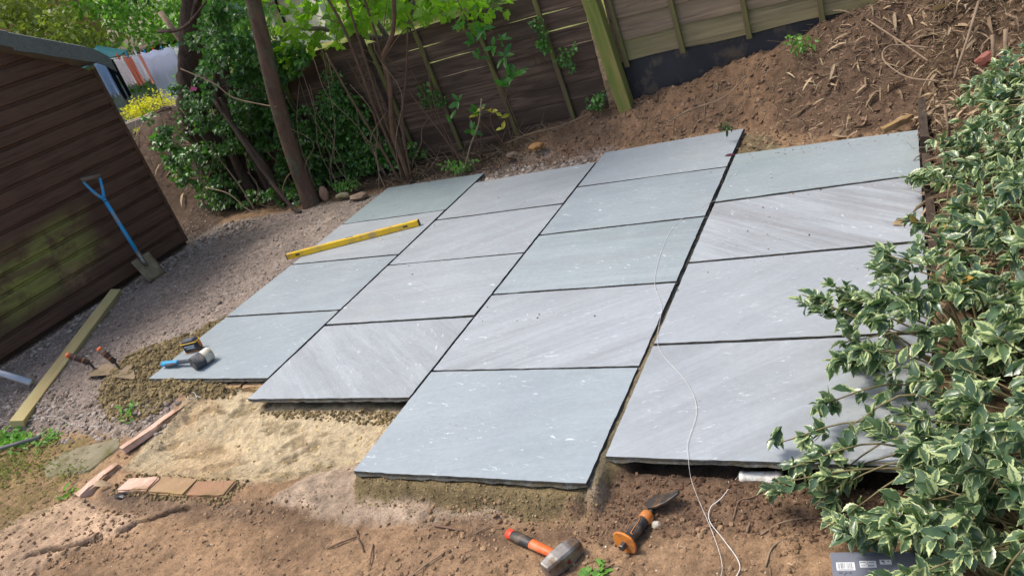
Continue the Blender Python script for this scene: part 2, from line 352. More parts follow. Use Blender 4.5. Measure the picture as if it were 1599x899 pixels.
def lathe(name, prof, mat, parent=None, sides=20, axis='x', flat=False, loc=(0, 0, 0), sx=1, sy=1):
    """prof: (position along axis, radius)"""
    V = []; F = []
    for a, r in prof:
        for k in range(sides):
            t = 2 * math.pi * k / sides; V.append((a, r * math.cos(t) * sx, r * math.sin(t) * sy) if axis == 'x' else (r * math.cos(t) * sx, r * math.sin(t) * sy, a))
    n = len(prof)
    for i in range(n - 1):
        for k in range(sides): F.append((i * sides + k, i * sides + (k + 1) % sides, (i + 1) * sides + (k + 1) % sides, (i + 1) * sides + k))
    F.append(tuple(range(sides))[::-1]); F.append(tuple((n - 1) * sides + k for k in range(sides)))
    me = mesh(name, V, F, False)
    bm = bmesh.new(); bm.from_mesh(me); bmesh.ops.recalc_face_normals(bm, faces=bm.faces[:]); bm.to_mesh(me); bm.free()
    if not flat:
        for p in me.polygons: p.use_smooth = len(p.vertices) == 4
    o = link(name, me, mat, parent); o.location = loc; return o
def prism(name, pts, z0, z1, mat, parent=None, bev=0, loc=(0, 0, 0), rot=(0, 0, 0)):
    bm = bmesh.new(); vs = [bm.verts.new((x, y, z0)) for x, y in pts]; f = bm.faces.new(vs)
    r = bmesh.ops.extrude_face_region(bm, geom=[f]); bmesh.ops.translate(bm, verts=[v for v in r['geom'] if isinstance(v, bmesh.types.BMVert)], vec=(0, 0, z1 - z0))
    if bev: bmesh.ops.bevel(bm, geom=bm.edges[:], offset=bev, segments=1, affect='EDGES')
    o = link(name, bm_mesh(name, bm), mat, parent); o.location = loc; o.rotation_euler = rot; return o

# numpy noise
_tab = np.random.default_rng(3).random((256, 256))
def vnoise(x, y):
    xi = np.floor(x).astype(int); yi = np.floor(y).astype(int); fx = x - xi; fy = y - yi
    fx = fx * fx * (3 - 2 * fx); fy = fy * fy * (3 - 2 * fy)
    g = lambda a, b: _tab[a & 255, b & 255]
    return (g(xi, yi) * (1 - fx) + g(xi + 1, yi) * fx) * (1 - fy) + (g(xi, yi + 1) * (1 - fx) + g(xi + 1, yi + 1) * fx) * fy
def fbm(x, y, f, o=4, gain=.5):
    s = 0; a = 1; t = 0
    for i in range(o):
        s = s + a * (vnoise(x * f + 17.3 * i, y * f + 9.1 * i) - .5); t += a; a *= gain; f *= 2.03
    return s / t * 2
def sst(a, b, x): t = np.clip((x - a) / (b - a), 0, 1); return t * t * (3 - 2 * t)
def polymask(X, Y, poly, soft):
    inside = np.zeros(X.shape, bool); d = np.full(X.shape, 1e9); n = len(poly)
    for i in range(n):
        x0, y0 = poly[i]; x1, y1 = poly[(i + 1) % n]
        c = ((y0 > Y) != (y1 > Y)) & (X < (x1 - x0) * (Y - y0) / (y1 - y0 + 1e-12) + x0); inside ^= c
        t = np.clip(((X - x0) * (x1 - x0) + (Y - y0) * (y1 - y0)) / ((x1 - x0) ** 2 + (y1 - y0) ** 2), 0, 1)
        d = np.minimum(d, np.hypot(X - x0 - t * (x1 - x0), Y - y0 - t * (y1 - y0)))
    sd_ = np.where(inside, d, -d)
    return sst(-soft, soft, sd_)

# ------------------------------------------------------------------ ground
PATIO = [(0, 0), (.91, -.01), (.93, -.16), (1.85, -.15), (1.865, -.57), (2.765, -.55), (2.80, -.43), (3.72, -.41), (3.72, 2.08), (2.80, 2.10), (2.77, 2.53), (1.86, 2.51), (1.84, 2.33), (.90, 2.31), (.87, 2.5), (0, 2.52)]
GRAVEL = [(-2.6, 3.0), (-1.9, 2.35), (-.7, 2.45), (-.2, 2.5), (.1, 2.62), (1.9, 2.66), (1.9, 2.2), (0, 2.2), (.1, 0), (.35, -.1), (.42, -.33), (.1, -.36), (-.5, -.35), (-1.0, -.4), (-2.6, -.3)]
SAND = [(.44, .0), (.95, -.02), (1.0, -.1), (1.84, -.1), (1.84, -.46), (1.6, -.5), (1.35, -.56), (.78, -.60), (.42, -.56), (.38, -.4)]
MORT = [(-.5, .28), (-.3, .4), (-.06, .62), (.05, .75), (.1, .1), (.75, .05), (.7, -.06), (.35, -.10), (.26, -.26), (.0, -.27), (-.25, -.17), (-.42, .0)]
MORTC = [(1.83, .1), (1.845, -.56), (1.86, -.61), (2.0, -.645), (2.12, -.61), (2.3, -.65), (2.45, -.615), (2.58, -.635), (2.74, -.585), (2.83, -.45), (2.86, -.36), (2.86, .2), (2, .2)]
MORTB = [(.95, .1), (1.02, -.125), (1.86, -.12), (1.86, .1)]
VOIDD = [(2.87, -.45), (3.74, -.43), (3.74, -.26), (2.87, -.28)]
CONC = [(1.46, -.66), (1.58, -.50), (1.75, -.44), (1.85, -.55), (2.2, -.60), (2.6, -.58), (2.8, -.50), (2.8, -.56), (2.3, -.68), (1.9, -.72)]
MOSS = [(-1.5, -.3), (-.5, -.42), (.1, -.36), (.28, -.62), (.12, -.8), (.55, -1.6), (-2.5, -1.6), (-2.5, -.3)]
LEFTCONC = [(.36, -.74), (.6, -.82), (.8, -.80), (.9, -.84), (.72, -.98), (.5, -1.3), (.1, -1.2), (.1, -.9)]
def bankH(x): return np.interp(x, [-60, -4, -2.2, -1, 0, 1, 1.88, 2.5, 2.9, 3.3, 3.7, 4.3, 6, 60], [.2, .25, .05, .02, .05, .09, .19, .27, .35, .46, .52, .55, .6, .6])
def yedge(x): return np.interp(x, [-2, 0, .87, 1.1, 1.35, 1.80, 2.72, 2.9, 3.3, 3.7, 4.2], [2.5, 2.55, 2.53, 2.40, 2.40, 2.55, 2.55, 2.42, 2.14, 2.10, 2.0])
def height(X, Y, fine=True):
    inP = polymask(X, Y, PATIO, .012)
    z = np.full(X.shape, -.03)
    # front fall
    front = np.interp(X, [-1, 0, .95, 1.85, 2.8, 3.7, 4.5], [-.35, -.25, -.3, -.5, -.52, -.42, -.4])
    z -= sst(.25, -.15, Y - front) * .068
    z -= polymask(X, Y, [(.95, .1), (1.9, .1), (1.9, -.5), (.45, -.6), (.45, -.02)], .03) * .035 * sst(-.7, -.3, Y)
    t = sst(yedge(X), 2.95, Y)
    z = z + t * (bankH(X) + .03)
    z += .06 * np.exp(-((X - 2.6) / .9) ** 2 - ((Y - 2.75) / .12) ** 2) * 0
    # right hand bank behind the timber edging
    rb = sst(3.72, 3.80, X + .02 * fbm(X, Y, 4, 2)) * sst(-.55, .25, Y)
    z = z * 1 + rb * (.12 + .16 * sst(3.8, 4.5, X) + .05 * fbm(X, Y, 2.5, 3)) * (1 - .55 * t)
    z += sst(4.2, 8, X) * .3 * sst(-3, 1, Y)
    # bank behind the shed and the neighbouring ground
    z += .75 * np.exp(-((X + 3.35) / .75) ** 2 - ((Y - 3.6) / .6) ** 2)
    z += sst(3.6, 6, Y) * .15
    m1 = polymask(X, Y, MORT, .03); m2 = polymask(X + .012 * fbm(X, Y, 14, 3), Y + .015 * fbm(X + 3, Y, 14, 3), MORTC, .022); mb = polymask(X, Y, MORTB, .015)
    j = fbm(X, Y, 14, 3)
    z = z + m1 * (.02 + .022 * j)
    z = z * (1 - m2) + m2 * np.maximum(z, -.024 - (.055 + .02 * fbm(X, Y, 4, 2)) * sst(-.57, -.64, Y) * (X < 2.79) + .008 * j)
    z = z * (1 - mb) + mb * np.maximum(z, -.050 + .01 * j)
    cc = polymask(X, Y, CONC, .02); z += cc * .02 * (1 - m2)
    z += polymask(X, Y, LEFTCONC, .03) * .02
    if fine:
        amp = np.ones(X.shape) * .011
        amp = amp + .034 * t * sst(1.0, 1.8, X) + .01 * t + .01 * rb + .006 * m1
        z += amp * fbm(X, Y, 5, 6, .62) + .0055 * fbm(X, Y, 42, 3, .6) * (1 + 1.6 * t) + .022 * t * sst(1.0, 1.8, X) * (np.abs(fbm(X, Y, 7, 4, .6)) - .25)
        z += .010 * (np.abs(fbm(X, Y, 9, 4, .6)) - .3) * sst(-.55, -.75, Y) + .006 * np.abs(fbm(X + 4, Y, 26, 3)) * sst(.05, -.1, Y)
        # rake marks and lumps in the sand
        sm = polymask(X, Y, SAND, .05); z += sm * .006 * fbm(X * 1, Y * 1, 13, 3); z -= sm * .014 * sst(.22, .5, fbm(X * 1.0 + Y * .9, Y * 2.2 - X * .8, 6, 3))
        # crack line in the front soil
        cx = np.abs((Y + 1.06) - (X - .52) * .60 + .05 * fbm(X, Y, 6, 3)); z -= .05 * sst(.018, .006, cx) * sst(.4, .5, X) * sst(1.10, 1.0, X) * sst(.0, .15, fbm(X, Y, 9, 2) + .25)
    deep = inP * (1 - m2 * .999) * (1 - mb) * (1 - m1)
    z = z * (1 - inP) + inP * np.minimum(z, -.022 + .007 * fbm(X, Y, 18, 3))
    z = z - polymask(X, Y, VOIDD, .025) * inP * .035
    jn = sst(2.764, 2.772, X) * sst(2.806, 2.798, X) * sst(.9, .1, Y) * sst(-.62, -.5, Y); z = z * (1 - jn) + jn * (-.010 + .006 * fbm(X, Y, 22, 3))
    # no soil above the tops of the slabs along their edges
    near = polymask(X, Y, [(-.03, -.03), (.9, -.05), (.9, -.2), (1.83, -.2), (1.83, -.62), (2.8, -.62), (2.8, -.48), (3.7, -.48), (3.7, 2.12), (2.8, 2.14), (2.8, 2.56), (1.84, 2.56), (1.84, 2.36), (.9, 2.36), (.9, 2.55), (-.03, 2.56)], .02)
    z = np.where(near > .5, np.minimum(z, -.006), z)
    return z
def axis_grid(segs):
    out = []
    for a, b, st in segs: out += list(np.arange(a, b, st))
    out.append(segs[-1][1]); return np.array(out)
gx = axis_grid([(-80, -20, 15), (-20, -6, 2), (-6, -2.2, .12), (-2.2, -.6, .022), (-.6, 3.9, .0095), (3.9, 4.6, .03), (4.6, 8, .3), (8, 20, 3), (20, 80, 15)])
gy = axis_grid([(-60, -10, 12), (-10, -2, .8), (-2, -1.3, .05), (-1.3, .15, .0075), (.15, 2.0, .018), (2.0, 3.1, .013), (3.1, 5, .06), (5, 10, .4), (10, 20, 2), (20, 80, 15)])
GX, GY = np.meshgrid(gx, gy)
GZ = height(GX, GY)
def gz(x, y): return float(height(np.array([[x]]), np.array([[y]]))[0, 0])
def gza(x, y): return height(np.asarray(x)[None, :], np.asarray(y)[None, :])[0]
def lin(r, g, b): return np.array(sr(r, g, b)[:3])
def build_ground():
    X, Y = GX, GY; ny, nx = X.shape
    j = .03 * fbm(X, Y, 8, 4); jx = X + j; jy = Y + .03 * fbm(X + 5, Y + 3, 8, 4)
    col = np.empty(X.shape + (3,)); col[:] = np.array([.29, .185, .108])
    n1 = fbm(X, Y, 1.6, 4)[..., None]; n2 = fbm(X + 9, Y, 3, 5, .6)[..., None]
    col = col * (1 + .25 * n1) + n2 * np.array([.05, .028, .01])
    def put(m, c, var=.15):
        nonlocal col
        m = m[..., None]; col = col * (1 - m) + m * (np.array(c) * (1 + var * n2 * 2))
    # darker, damp loam next to the slabs at the front right
    put(polymask(jx, jy, [(2.75, -.38), (3.9, -.35), (3.9, -.62), (3.3, -.58), (3.1, -.62), (2.5, -.75), (2.2, -.73), (2.75, -.62)], .05), (.15, .095, .06))
    put(polymask(jx, jy, GRAVEL, .04), (.24, .19, .158))
    put(polymask(jx, jy, MOSS, .05) * np.clip(.55 + .9 * fbm(X, Y, 5, 4), 0, 1), (.15, .12, .04))
    put(polymask(jx, jy, SAND, .025), (.42, .335, .215), .12)
    put(polymask(jx, jy, SAND, .05) * sst(.16, .28, fbm(X * 1.0 + Y * .9, Y * 2.2 - X * .8, 6, 4, .6)) * .75, (.20, .155, .09))
    put(polymask(jx, jy, SAND, .06) * sst(.1, .5, fbm(X + 3, Y, 4, 4)) * .35, (.36, .22, .11))
    put(polymask(jx, jy, SAND, .02) * sst(-.46, -.60, Y) * .6, (.33, .24, .14))
    bank = sst(0, .12, Y - yedge(X)) * sst(.8, 1.5, X + .4 * fbm(X, Y, 3, 3))
    put(bank, (.145, .09, .056), .2)
    put(bank * sst(.05, .3, fbm(X, Y, 2.4, 4) + .25 * np.exp(-((X - 2.2) / .6) ** 2)), (.185, .112, .066), .2)
    put(bank * sst(2.75, 3.15, X), (.105, .067, .044), .2)
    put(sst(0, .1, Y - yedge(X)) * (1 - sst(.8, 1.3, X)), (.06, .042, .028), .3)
    put(sst(3.72, 3.78, X) * sst(-.5, 0, Y), (.10, .065, .04), .3)
    put(sst(2.9, 3.3, Y) * (1 - sst(5.5, 7, Y)), (.085, .06, .035), .3)
    put(sst(5.5, 7, Y), (.16, .17, .05), .3)
    put(sst(-1.8, -1.95, X) * sst(2.0, 2.3, Y) * sst(6, 4, Y), (.075, .05, .035), .3)
    mort = lin(122, 107, 78) * .95
    put(polymask(jx, jy, [(.45, -.68), (1.95, -.68), (1.7, -.76), (1.1, -.78), (.5, -.82)], .05) * .8, (.13, .09, .062), .3)
    put(sst(.12, .38, fbm(X + 2, Y + 7, 3.2, 5, .6)) * sst(-.6, -.7, Y) * .55, (.16, .10, .06), .2)
    put(polymask(jx, jy, CONC, .02), lin(184, 162, 140) * .88, .4)
    for P_ in (MORT, MORTC, MORTB): put(polymask(jx, jy, P_, .012), mort, .2)
    put(polymask(X, Y, VOIDD, .02), (.05, .035, .025))  # shade of the void under the slab edge, put into the soil colour
    put(polymask(jx, jy, LEFTCONC, .03) * .75, lin(188, 160, 134) * .9, .3)
    # the gaps between the slabs are dark bedding
    inn = polymask(X, Y, [(.01, .01), (.9, .0), (.94, -.13), (1.83, -.13), (1.85, .0), (2.77, .0), (2.78, .2), (3.69, .2), (3.69, 2.05), (2.8, 2.08), (2.76, 2.5), (1.87, 2.48), (1.82, 2.3), (.9, 2.3), (.86, 2.48), (.01, 2.5)], .01)
    put(inn, (.085, .068, .045), .5)
    put(polymask(jx, jy, [(2.78, 2.09), (3.06, 2.12), (2.98, 2.30), (2.86, 2.48), (2.78, 2.5)], .03), (.17, .135, .075), .3)
    put(sst(2.76, 2.77, X) * sst(2.81, 2.80, X) * sst(1.2, .2, Y) * sst(-.6, -.48, Y), (.19, .155, .095), .3)
    put(np.exp(-((X - .62) / .12) ** 2 - ((Y + .70) / .05) ** 2) * .8, (.05, .035, .03))
    cx = np.abs((Y + 1.06) - (X - .52) * .60 + .05 * fbm(X, Y, 6, 3)); put(sst(.02, .006, cx) * sst(.4, .5, X) * sst(1.10, 1.0, X) * sst(.0, .15, fbm(X, Y, 9, 2) + .25), (.03, .02, .015))  # shade inside the crack, painted dark into the ground colour
    col = np.clip(col, .01, .8)
    zone = np.zeros(X.shape + (3,)); zone[..., 0] = polymask(jx, jy, GRAVEL, .05); zone[..., 1] = polymask(jx, jy, SAND, .05)
    me = bpy.data.meshes.new('ground')
    V = np.stack([X, Y, GZ], -1).reshape(-1, 3); idx = np.arange(nx * ny).reshape(ny, nx)
    F = np.stack([idx[:-1, :-1], idx[:-1, 1:], idx[1:, 1:], idx[1:, :-1]], -1).reshape(-1, 4)
    me.vertices.add(len(V)); me.vertices.foreach_set('co', V.ravel()); me.loops.add(F.size); me.loops.foreach_set('vertex_index', F.ravel().astype(np.int32))
    me.polygons.add(len(F)); me.polygons.foreach_set('loop_start', np.arange(0, F.size, 4, dtype=np.int32)); me.polygons.foreach_set('use_smooth', np.ones(len(F), bool)); me.update(calc_edges=True)
    for nm, arr in (('Col', col), ('zone', zone)):
        a = me.color_attributes.new(nm, 'FLOAT_COLOR', 'POINT'); a.data.foreach_set('color', np.concatenate([arr.reshape(-1, 3), np.ones((nx * ny, 1))], 1).astype(np.float32).ravel())
    o = link('ground', me, M['ground']); tag(o, 'bare brown soil, gravel and sand round the unfinished patio', kind='structure')
build_ground()

# ------------------------------------------------------------------ scatter
def icos(sub, seed, flat=.75, amp=.22):
    r = np.random.default_rng(seed); bm = bmesh.new(); bmesh.ops.create_icosphere(bm, subdivisions=sub, radius=1)
    V = np.array([v.co for v in bm.verts]); F = [tuple(v.index for v in f.verts) for f in bm.faces]; bm.free()
    V = V * (1 + amp * (r.random((len(V), 1)) - .5) * 2) * np.array([1, .8, flat]); return V, F
def rotmats(n, tilt=1.0):
    a = rng.random(n) * 2 * np.pi; e = (rng.random((n, 2)) - .5) * tilt
    ca, sa = np.cos(a), np.sin(a); Z = np.zeros(n); O = np.ones(n)
    Rz = np.stack([ca, -sa, Z, sa, ca, Z, Z, Z, O], 1).reshape(n, 3, 3)
    c, s_ = np.cos(e[:, 0]), np.sin(e[:, 0]); Rx = np.stack([O, Z, Z, Z, c, -s_, Z, s_, c], 1).reshape(n, 3, 3)
    c, s_ = np.cos(e[:, 1]), np.sin(e[:, 1]); Ry = np.stack([c, Z, s_, Z, O, Z, -s_, Z, c], 1).reshape(n, 3, 3)
    return Rz @ Rx @ Ry
def merge(name, templates, pos, rot, scl, mat, parent=None, smooth=False, rnd=None):
    """templates: (verts, faces, edge or None); one joined mesh"""
    n = len(pos); which = rng.integers(0, len(templates), n); scl = np.asarray(scl)
    if scl.ndim == 1: scl = np.repeat(scl[:, None], 3, 1)
    if rnd is None: rnd = rng.random(n)
    VV = []; LV = []; LS = []; RN = []; ED = []; off = 0; loff = 0
    for ti, t in enumerate(templates):
        ids = np.where(which == ti)[0]
        if len(ids) == 0: continue
        tv = np.asarray(t[0]); nv = len(tv)
        W = np.einsum('nij,nvj->nvi', rot[ids], tv[None] * scl[ids][:, None, :]) + pos[ids][:, None, :]
        VV.append(W.reshape(-1, 3)); RN.append(np.repeat(rnd[ids], nv)); ED.append(np.tile(t[2] if len(t) > 2 and t[2] is not None else np.zeros(nv), len(ids)))
        flat = np.concatenate([np.array(f) for f in t[1]]); lens = np.array([len(f) for f in t[1]])
        base = off + np.arange(len(ids)) * nv
        LV.append((base[:, None] + flat[None]).ravel()); LS.append(np.tile(lens, len(ids))); off += nv * len(ids)
    V = np.concatenate(VV); L = np.concatenate(LV).astype(np.int32); ln = np.concatenate(LS); st = np.concatenate([[0], np.cumsum(ln)[:-1]]).astype(np.int32)
    me = bpy.data.meshes.new(name); me.vertices.add(len(V)); me.vertices.foreach_set('co', V.astype(np.float32).ravel())
    me.loops.add(len(L)); me.loops.foreach_set('vertex_index', L); me.polygons.add(len(ln)); me.polygons.foreach_set('loop_start', st)
    me.polygons.foreach_set('use_smooth', np.full(len(ln), smooth)); me.update(calc_edges=True)
    a = me.attributes.new('rnd', 'FLOAT', 'POINT'); a.data.foreach_set('value', np.concatenate(RN).astype(np.float32))
    a = me.attributes.new('edge', 'FLOAT', 'POINT'); a.data.foreach_set('value', np.concatenate(ED).astype(np.float32))
    return link(name, me, mat, parent)
STONE1 = [icos(1, i, .6, .5) for i in range(9)]; STONE2 = [icos(1, 10 + i, .62, .28) for i in range(5)] + [icos(2, 30 + i, .62, .16) for i in range(5)]
STONE3 = [icos(1, 50 + i, .85, .3) for i in range(6)]
def pts_in(poly, n, keep=None):
    xs = [p[0] for p in poly]; ys = [p[1] for p in poly]; out = []
    while sum(len(o) for o in out) < n:
        x = rng.uniform(min(xs), max(xs), n * 2); y = rng.uniform(min(ys), max(ys), n * 2)
        m = polymask(x[None], y[None], poly, .02)[0] > rng.random(len(x))
        if keep is not None: m &= keep(x, y)
        out.append(np.stack([x[m], y[m]], 1))
    return np.concatenate(out)[:n]
notslab = lambda x, y: polymask(x[None], y[None], PATIO, .001)[0] < .3
def scatter_stones(name, poly, n, s0, s1, mat, tmpl, label, keep=None, sink=.3, power=2.5, cat=None):
    k = (lambda x, y: notslab(x, y) & keep(x, y)) if keep else notslab
    P = pts_in(poly, n, k); s = s0 + (s1 - s0) * rng.random(n) ** power
    z = gza(P[:, 0], P[:, 1]) + s * (1 - 2 * sink) * .6
    o = merge(name, tmpl, np.column_stack([P, z]), rotmats(n, 1.2), s, mat, smooth=False)
    tag(o, label, cat, kind='stuff'); return o
BIGG = [(-1.3, -.35), (-1.3, -.05), (-.7, -.08), (-.3, -.12), (.0, -.2), (.28, -.14), (.42, -.12), (.42, -.34), (.1, -.40), (-.6, -.44)]
scatter_stones('gravel', GRAVEL, 10000, .003, .010, M['gravel'], STONE1, 'fine purple-brown gravel spread between the shed and the slabs')
scatter_stones('coarse_gravel', BIGG, 520, .006, .019, M['gravel'], STONE2, 'coarse grey gravel stones heaped at the lower edge of the gravel strip', sink=.45, power=1.8)
scatter_stones('shed_edge_gravel', [(-1.78, .25), (-1.62, .3), (-1.55, 1.2), (-1.5, 1.9), (-1.2, 2.3), (-1.75, 2.4)], 420, .008, .024, M['gravel'], STONE2, 'loose grey gravel stones along the foot of the shed wall', power=1.4)
scatter_stones('bank_gravel', [(.9, 2.34), (1.85, 2.36), (1.85, 2.5), (1.6, 2.52), (.95, 2.52)], 260, .006, .022, M['gravel'], STONE2, 'pale gravel chips between the slab edge and the brown bank', power=1.5)
scatter_stones('gravel_strip_stones', GRAVEL, 420, .009, .019, M['gravel'], STONE2, 'scattered larger pale stones on the gravel strip')
scatter_stones('front_soil_crumbs', [(.9, -.62), (3.9, -.40), (3.9, -1.3), (.3, -1.6)], 4200, .0012, .0075, M['clod'], STONE1, 'fine crumbs of brown soil in front of the slabs', sink=.55, power=5)
scatter_stones('soil_chips', [(.7, -.66), (3.9, -.42), (3.9, -1.3), (.3, -1.6)], 1500, .0022, .008, stonemat('soil_chip', (.09, .055, .035, 1), (.34, .24, .15, 1)), STONE1, 'little soil and stone chips lying on the front soil', sink=.3, power=3)
scatter_stones('pale_grit', [(.5, -.60), (3.9, -.40), (3.9, -1.3), (.3, -1.5)], 500, .0012, .0035, stonemat('pale_grit_chip', (.35, .28, .2, 1), (.66, .62, .55, 1)), STONE1, 'tiny pale grit specks on the front soil', sink=.3, power=2)
scatter_stones('soil_lumps', [(.7, -.68), (3.4, -.56), (3.4, -1.1), (.5, -1.3)], 1300, .003, .012, stonemat('soil_lump', (.17, .105, .06, 1), (.32, .21, .125, 1)), STONE3, 'rough lumps of brown earth on the front soil', keep=lambda x, y: fbm(x[None], y[None], 3.1, 3)[0] > .02, sink=.45, power=3)
scatter_stones('loam_crumbs', [(2.84, -.44), (3.8, -.38), (3.8, -.62), (3.2, -.60), (2.75, -.70), (2.8, -.60)], 3000, .0015, .0095, M['loam'], STONE1, 'dark loam crumbs under the right hand slab edge', sink=.5, power=3.5)
scatter_stones('bank_soil_clods', [(.6, 2.5), (1.8, 2.4), (2.8, 2.2), (3.8, 2.12), (4.2, 2.2), (4.2, 3.3), (2.9, 2.95), (.9, 2.9)], 6500, .002, .020, M['bankclod'], STONE1, 'crumbly clods of red-brown soil on the bank under the fence', sink=.5, power=5.5)
scatter_stones('mortar_crumbs', MORT, 4200, .003, .018, M['mclod'], STONE3, 'crumbly olive-brown mortar heaped at the left corner of the patio', sink=.45, power=2.4)
scatter_stones('mortar_edge_crumbs', [(1.83, -.56), (1.9, -.66), (2.8, -.64), (2.84, -.44), (2.78, -.55)], 1500, .0012, .006, M['mclod'], STONE1, 'mortar crumbs squeezed out under the front slab', sink=.5, power=3)
scatter_stones('sand_lumps', SAND, 1100, .002, .010, stonemat('sand_lump', sr(150, 128, 84), sr(206, 184, 136)), STONE1, 'small lumps of pale sand on the sand bed', sink=.6, power=4)
scatter_stones('left_debris', [(.0, -.4), (.36, -.5), (.4, -.75), (.9, -.8), (.6, -1.3), (-.6, -1.3), (-.6, -.5)], 900, .003, .012, M['clod'], STONE1, 'crumbs of soil and mortar over the mossy corner', power=2.5)

# ------------------------------------------------------------------ patio slabs
COLS = [
 (0.000, 0.908, [(-.004, -.006), (.620, .612), (1.262, 1.240), (1.861, 1.863), (2.520, 2.497)]),
 (0.928, 1.845, [(-.168, -.147), (.461, .472), (1.104, 1.090), (1.706, 1.702), (2.318, 2.346)]),
 (1.861, 2.772, [(-.572, -.556), (.040, .052), (.662, .661), (1.291, 1.297), (1.936, 1.921), (2.512, 2.536)]),
 (2.797, 3.712, [(-.431, -.412), (.190, .216), (.824, .843), (1.449, 1.483), (2.100, 2.060)])]
LOOK = {(0, 0): (0, .3, .5), (0, 1): (0, .35, .3), (0, 2): (1, .5, .2), (0, 3): (2, .15, .2),
        (1, 0): (1, .8, -.6), (1, 1): (1, .5, .15), (1, 2): (1, .8, .5), (1, 3): (1, .5, .3),
        (2, 0): (0, .2, .35), (2, 1): (1, 1.0, .58), (2, 2): (2, .6, .05), (2, 3): (0, .3, .15), (2, 4): (0, .2, .2),
        (3, 0): (1, .6, .7), (3, 1): (1, .35, .7), (3, 2): (1, 1.4, -.6), (3, 3): (2, .15, .1)}
patio = empty('patio'); tag(patio, 'patio of large grey sandstone slabs laid in four staggered columns', kind='structure')
SLABTXT = {(2, 0): 'frontmost plain blue-grey slab standing proud of the others', (1, 0): 'front slab of the second column with brown streaks', (0, 0): 'front left slab carrying the mallet', (0, 2): 'slab under the yellow spirit level', (3, 2): 'purplish grey slab with strong streaks beside the shrub', (2, 1): 'warm grey slab with long brown diagonal streaks'}
def slab(ci, k, x0, x1, fr, bk):
    g = .0090 + random.uniform(-.0015, .0015)
    th = .015; nx, ny = 30, 22
    c = [(x0, fr[0] + g), (x1, fr[1] + g), (x1, bk[1] - g), (x0, bk[0] - g)]
    sx, sy = random.random() * 50, random.random() * 50
    V = []; top = {}
    tz = random.uniform(-.0008, .0008) - .0002; tx = random.uniform(-.0012, .0012)
    for j in range(ny + 1):
        for i in range(nx + 1):
            u, v = i / nx, j / ny
            x = (c[0][0] * (1 - u) + c[1][0] * u) * (1 - v) + (c[3][0] * (1 - u) + c[2][0] * u) * v
            y = (c[0][1] * (1 - u) + c[1][1] * u) * (1 - v) + (c[3][1] * (1 - u) + c[2][1] * u) * v
            V.append([x, y, 0])
    V = np.array(V); nz = fbm(V[:, 0] + sx, V[:, 1] + sy, 2.5, 3); ez = fbm(V[:, 0] + sx, V[:, 1] + sy, 22, 3)
    V[:, 2] = tz + tx * (V[:, 0] - x0) + .0016 * nz + .0006 * ez
    idx = lambda i, j: j * (nx + 1) + i
    ring = [idx(i, 0) for i in range(nx + 1)] + [idx(nx, j) for j in range(1, ny + 1)] + [idx(i, ny) for i in range(nx - 1, -1, -1)] + [idx(0, j) for j in range(ny - 1, 0, -1)]
    cx, cy = V[:, 0].mean(), V[:, 1].mean()
    # chipped, hand-dressed edge
    e1 = fbm(V[ring, 0] * 1 + sx, V[ring, 1] + sy, 30, 3)
    for q, r_ in enumerate(ring):
        dx, dy = V[r_, 0] - cx, V[r_, 1] - cy; ox = .0042 * e1[q]
        if abs(dx) > (x1 - x0) / 2 * .97: V[r_, 0] += math.copysign(ox, dx)
        else: V[r_, 1] += math.copysign(ox, dy)
        V[r_, 2] -= .0002 + .0006 * abs(e1[q])
    F = [(idx(i, j), idx(i + 1, j), idx(i + 1, j + 1), idx(i, j + 1)) for j in range(ny) for i in range(nx)]
    Vl = [tuple(v) for v in V]; n0 = len(Vl); m = len(ring)
    for lev, (dz, out) in enumerate(((-.004, -.001), (-.011, .002), (-th, -.008))):
        for q, r_ in enumerate(ring):
            x, y, z = V[r_]; s_ = out * (1 + .6 * random.uniform(-1, 1)); dx, dy = x - cx, y - cy
            if abs(dx) > (x1 - x0) / 2 * .97: x += math.copysign(s_, dx)
            else: y += math.copysign(s_, dy)
            Vl.append((x, y, z + dz))
    for lev in range(3):
        for q in range(m):
            a = (ring[q], ring[(q + 1) % m]) if lev == 0 else (n0 + (lev - 1) * m + q, n0 + (lev - 1) * m + (q + 1) % m)
            b = (n0 + lev * m + q, n0 + lev * m + (q + 1) % m); F.append((a[1], a[0], b[0], b[1]))
    F.append(tuple(n0 + 2 * m + q for q in range(m))[::-1])
    me = mesh('paving_slab', Vl, F); nf = nx * ny
    for p in me.polygons: p.use_smooth = p.index < nf
    rs = set(ring)
    for e_ in me.edges:
        if (e_.vertices[0] in rs and e_.vertices[1] in rs) or e_.vertices[0] >= n0 or e_.vertices[1] >= n0: e_.use_edge_sharp = True
    t, s_, a = LOOK[(ci, k)]
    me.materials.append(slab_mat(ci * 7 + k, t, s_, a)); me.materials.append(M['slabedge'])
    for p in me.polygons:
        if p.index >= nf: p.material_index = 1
    o = link('paving_slab', me, None, patio)
    if (ci, k) in SLABTXT: o['label'] = SLABTXT[(ci, k)]
M['slabedge'] = mk('shaded_sandstone_edge', sr(90, 90, 86), sr(46, 45, 40), 40, .9, .9, .006, space='World', dirt=(sr(74, 66, 48), 30))  # slab sides darkened in colour to carry joint shade, patched with mortar smears
for ci, (x0, x1, E_) in enumerate(COLS):
    for k in range(len(E_) - 1): slab(ci, k, x0, x1, E_[k], E_[k + 1])
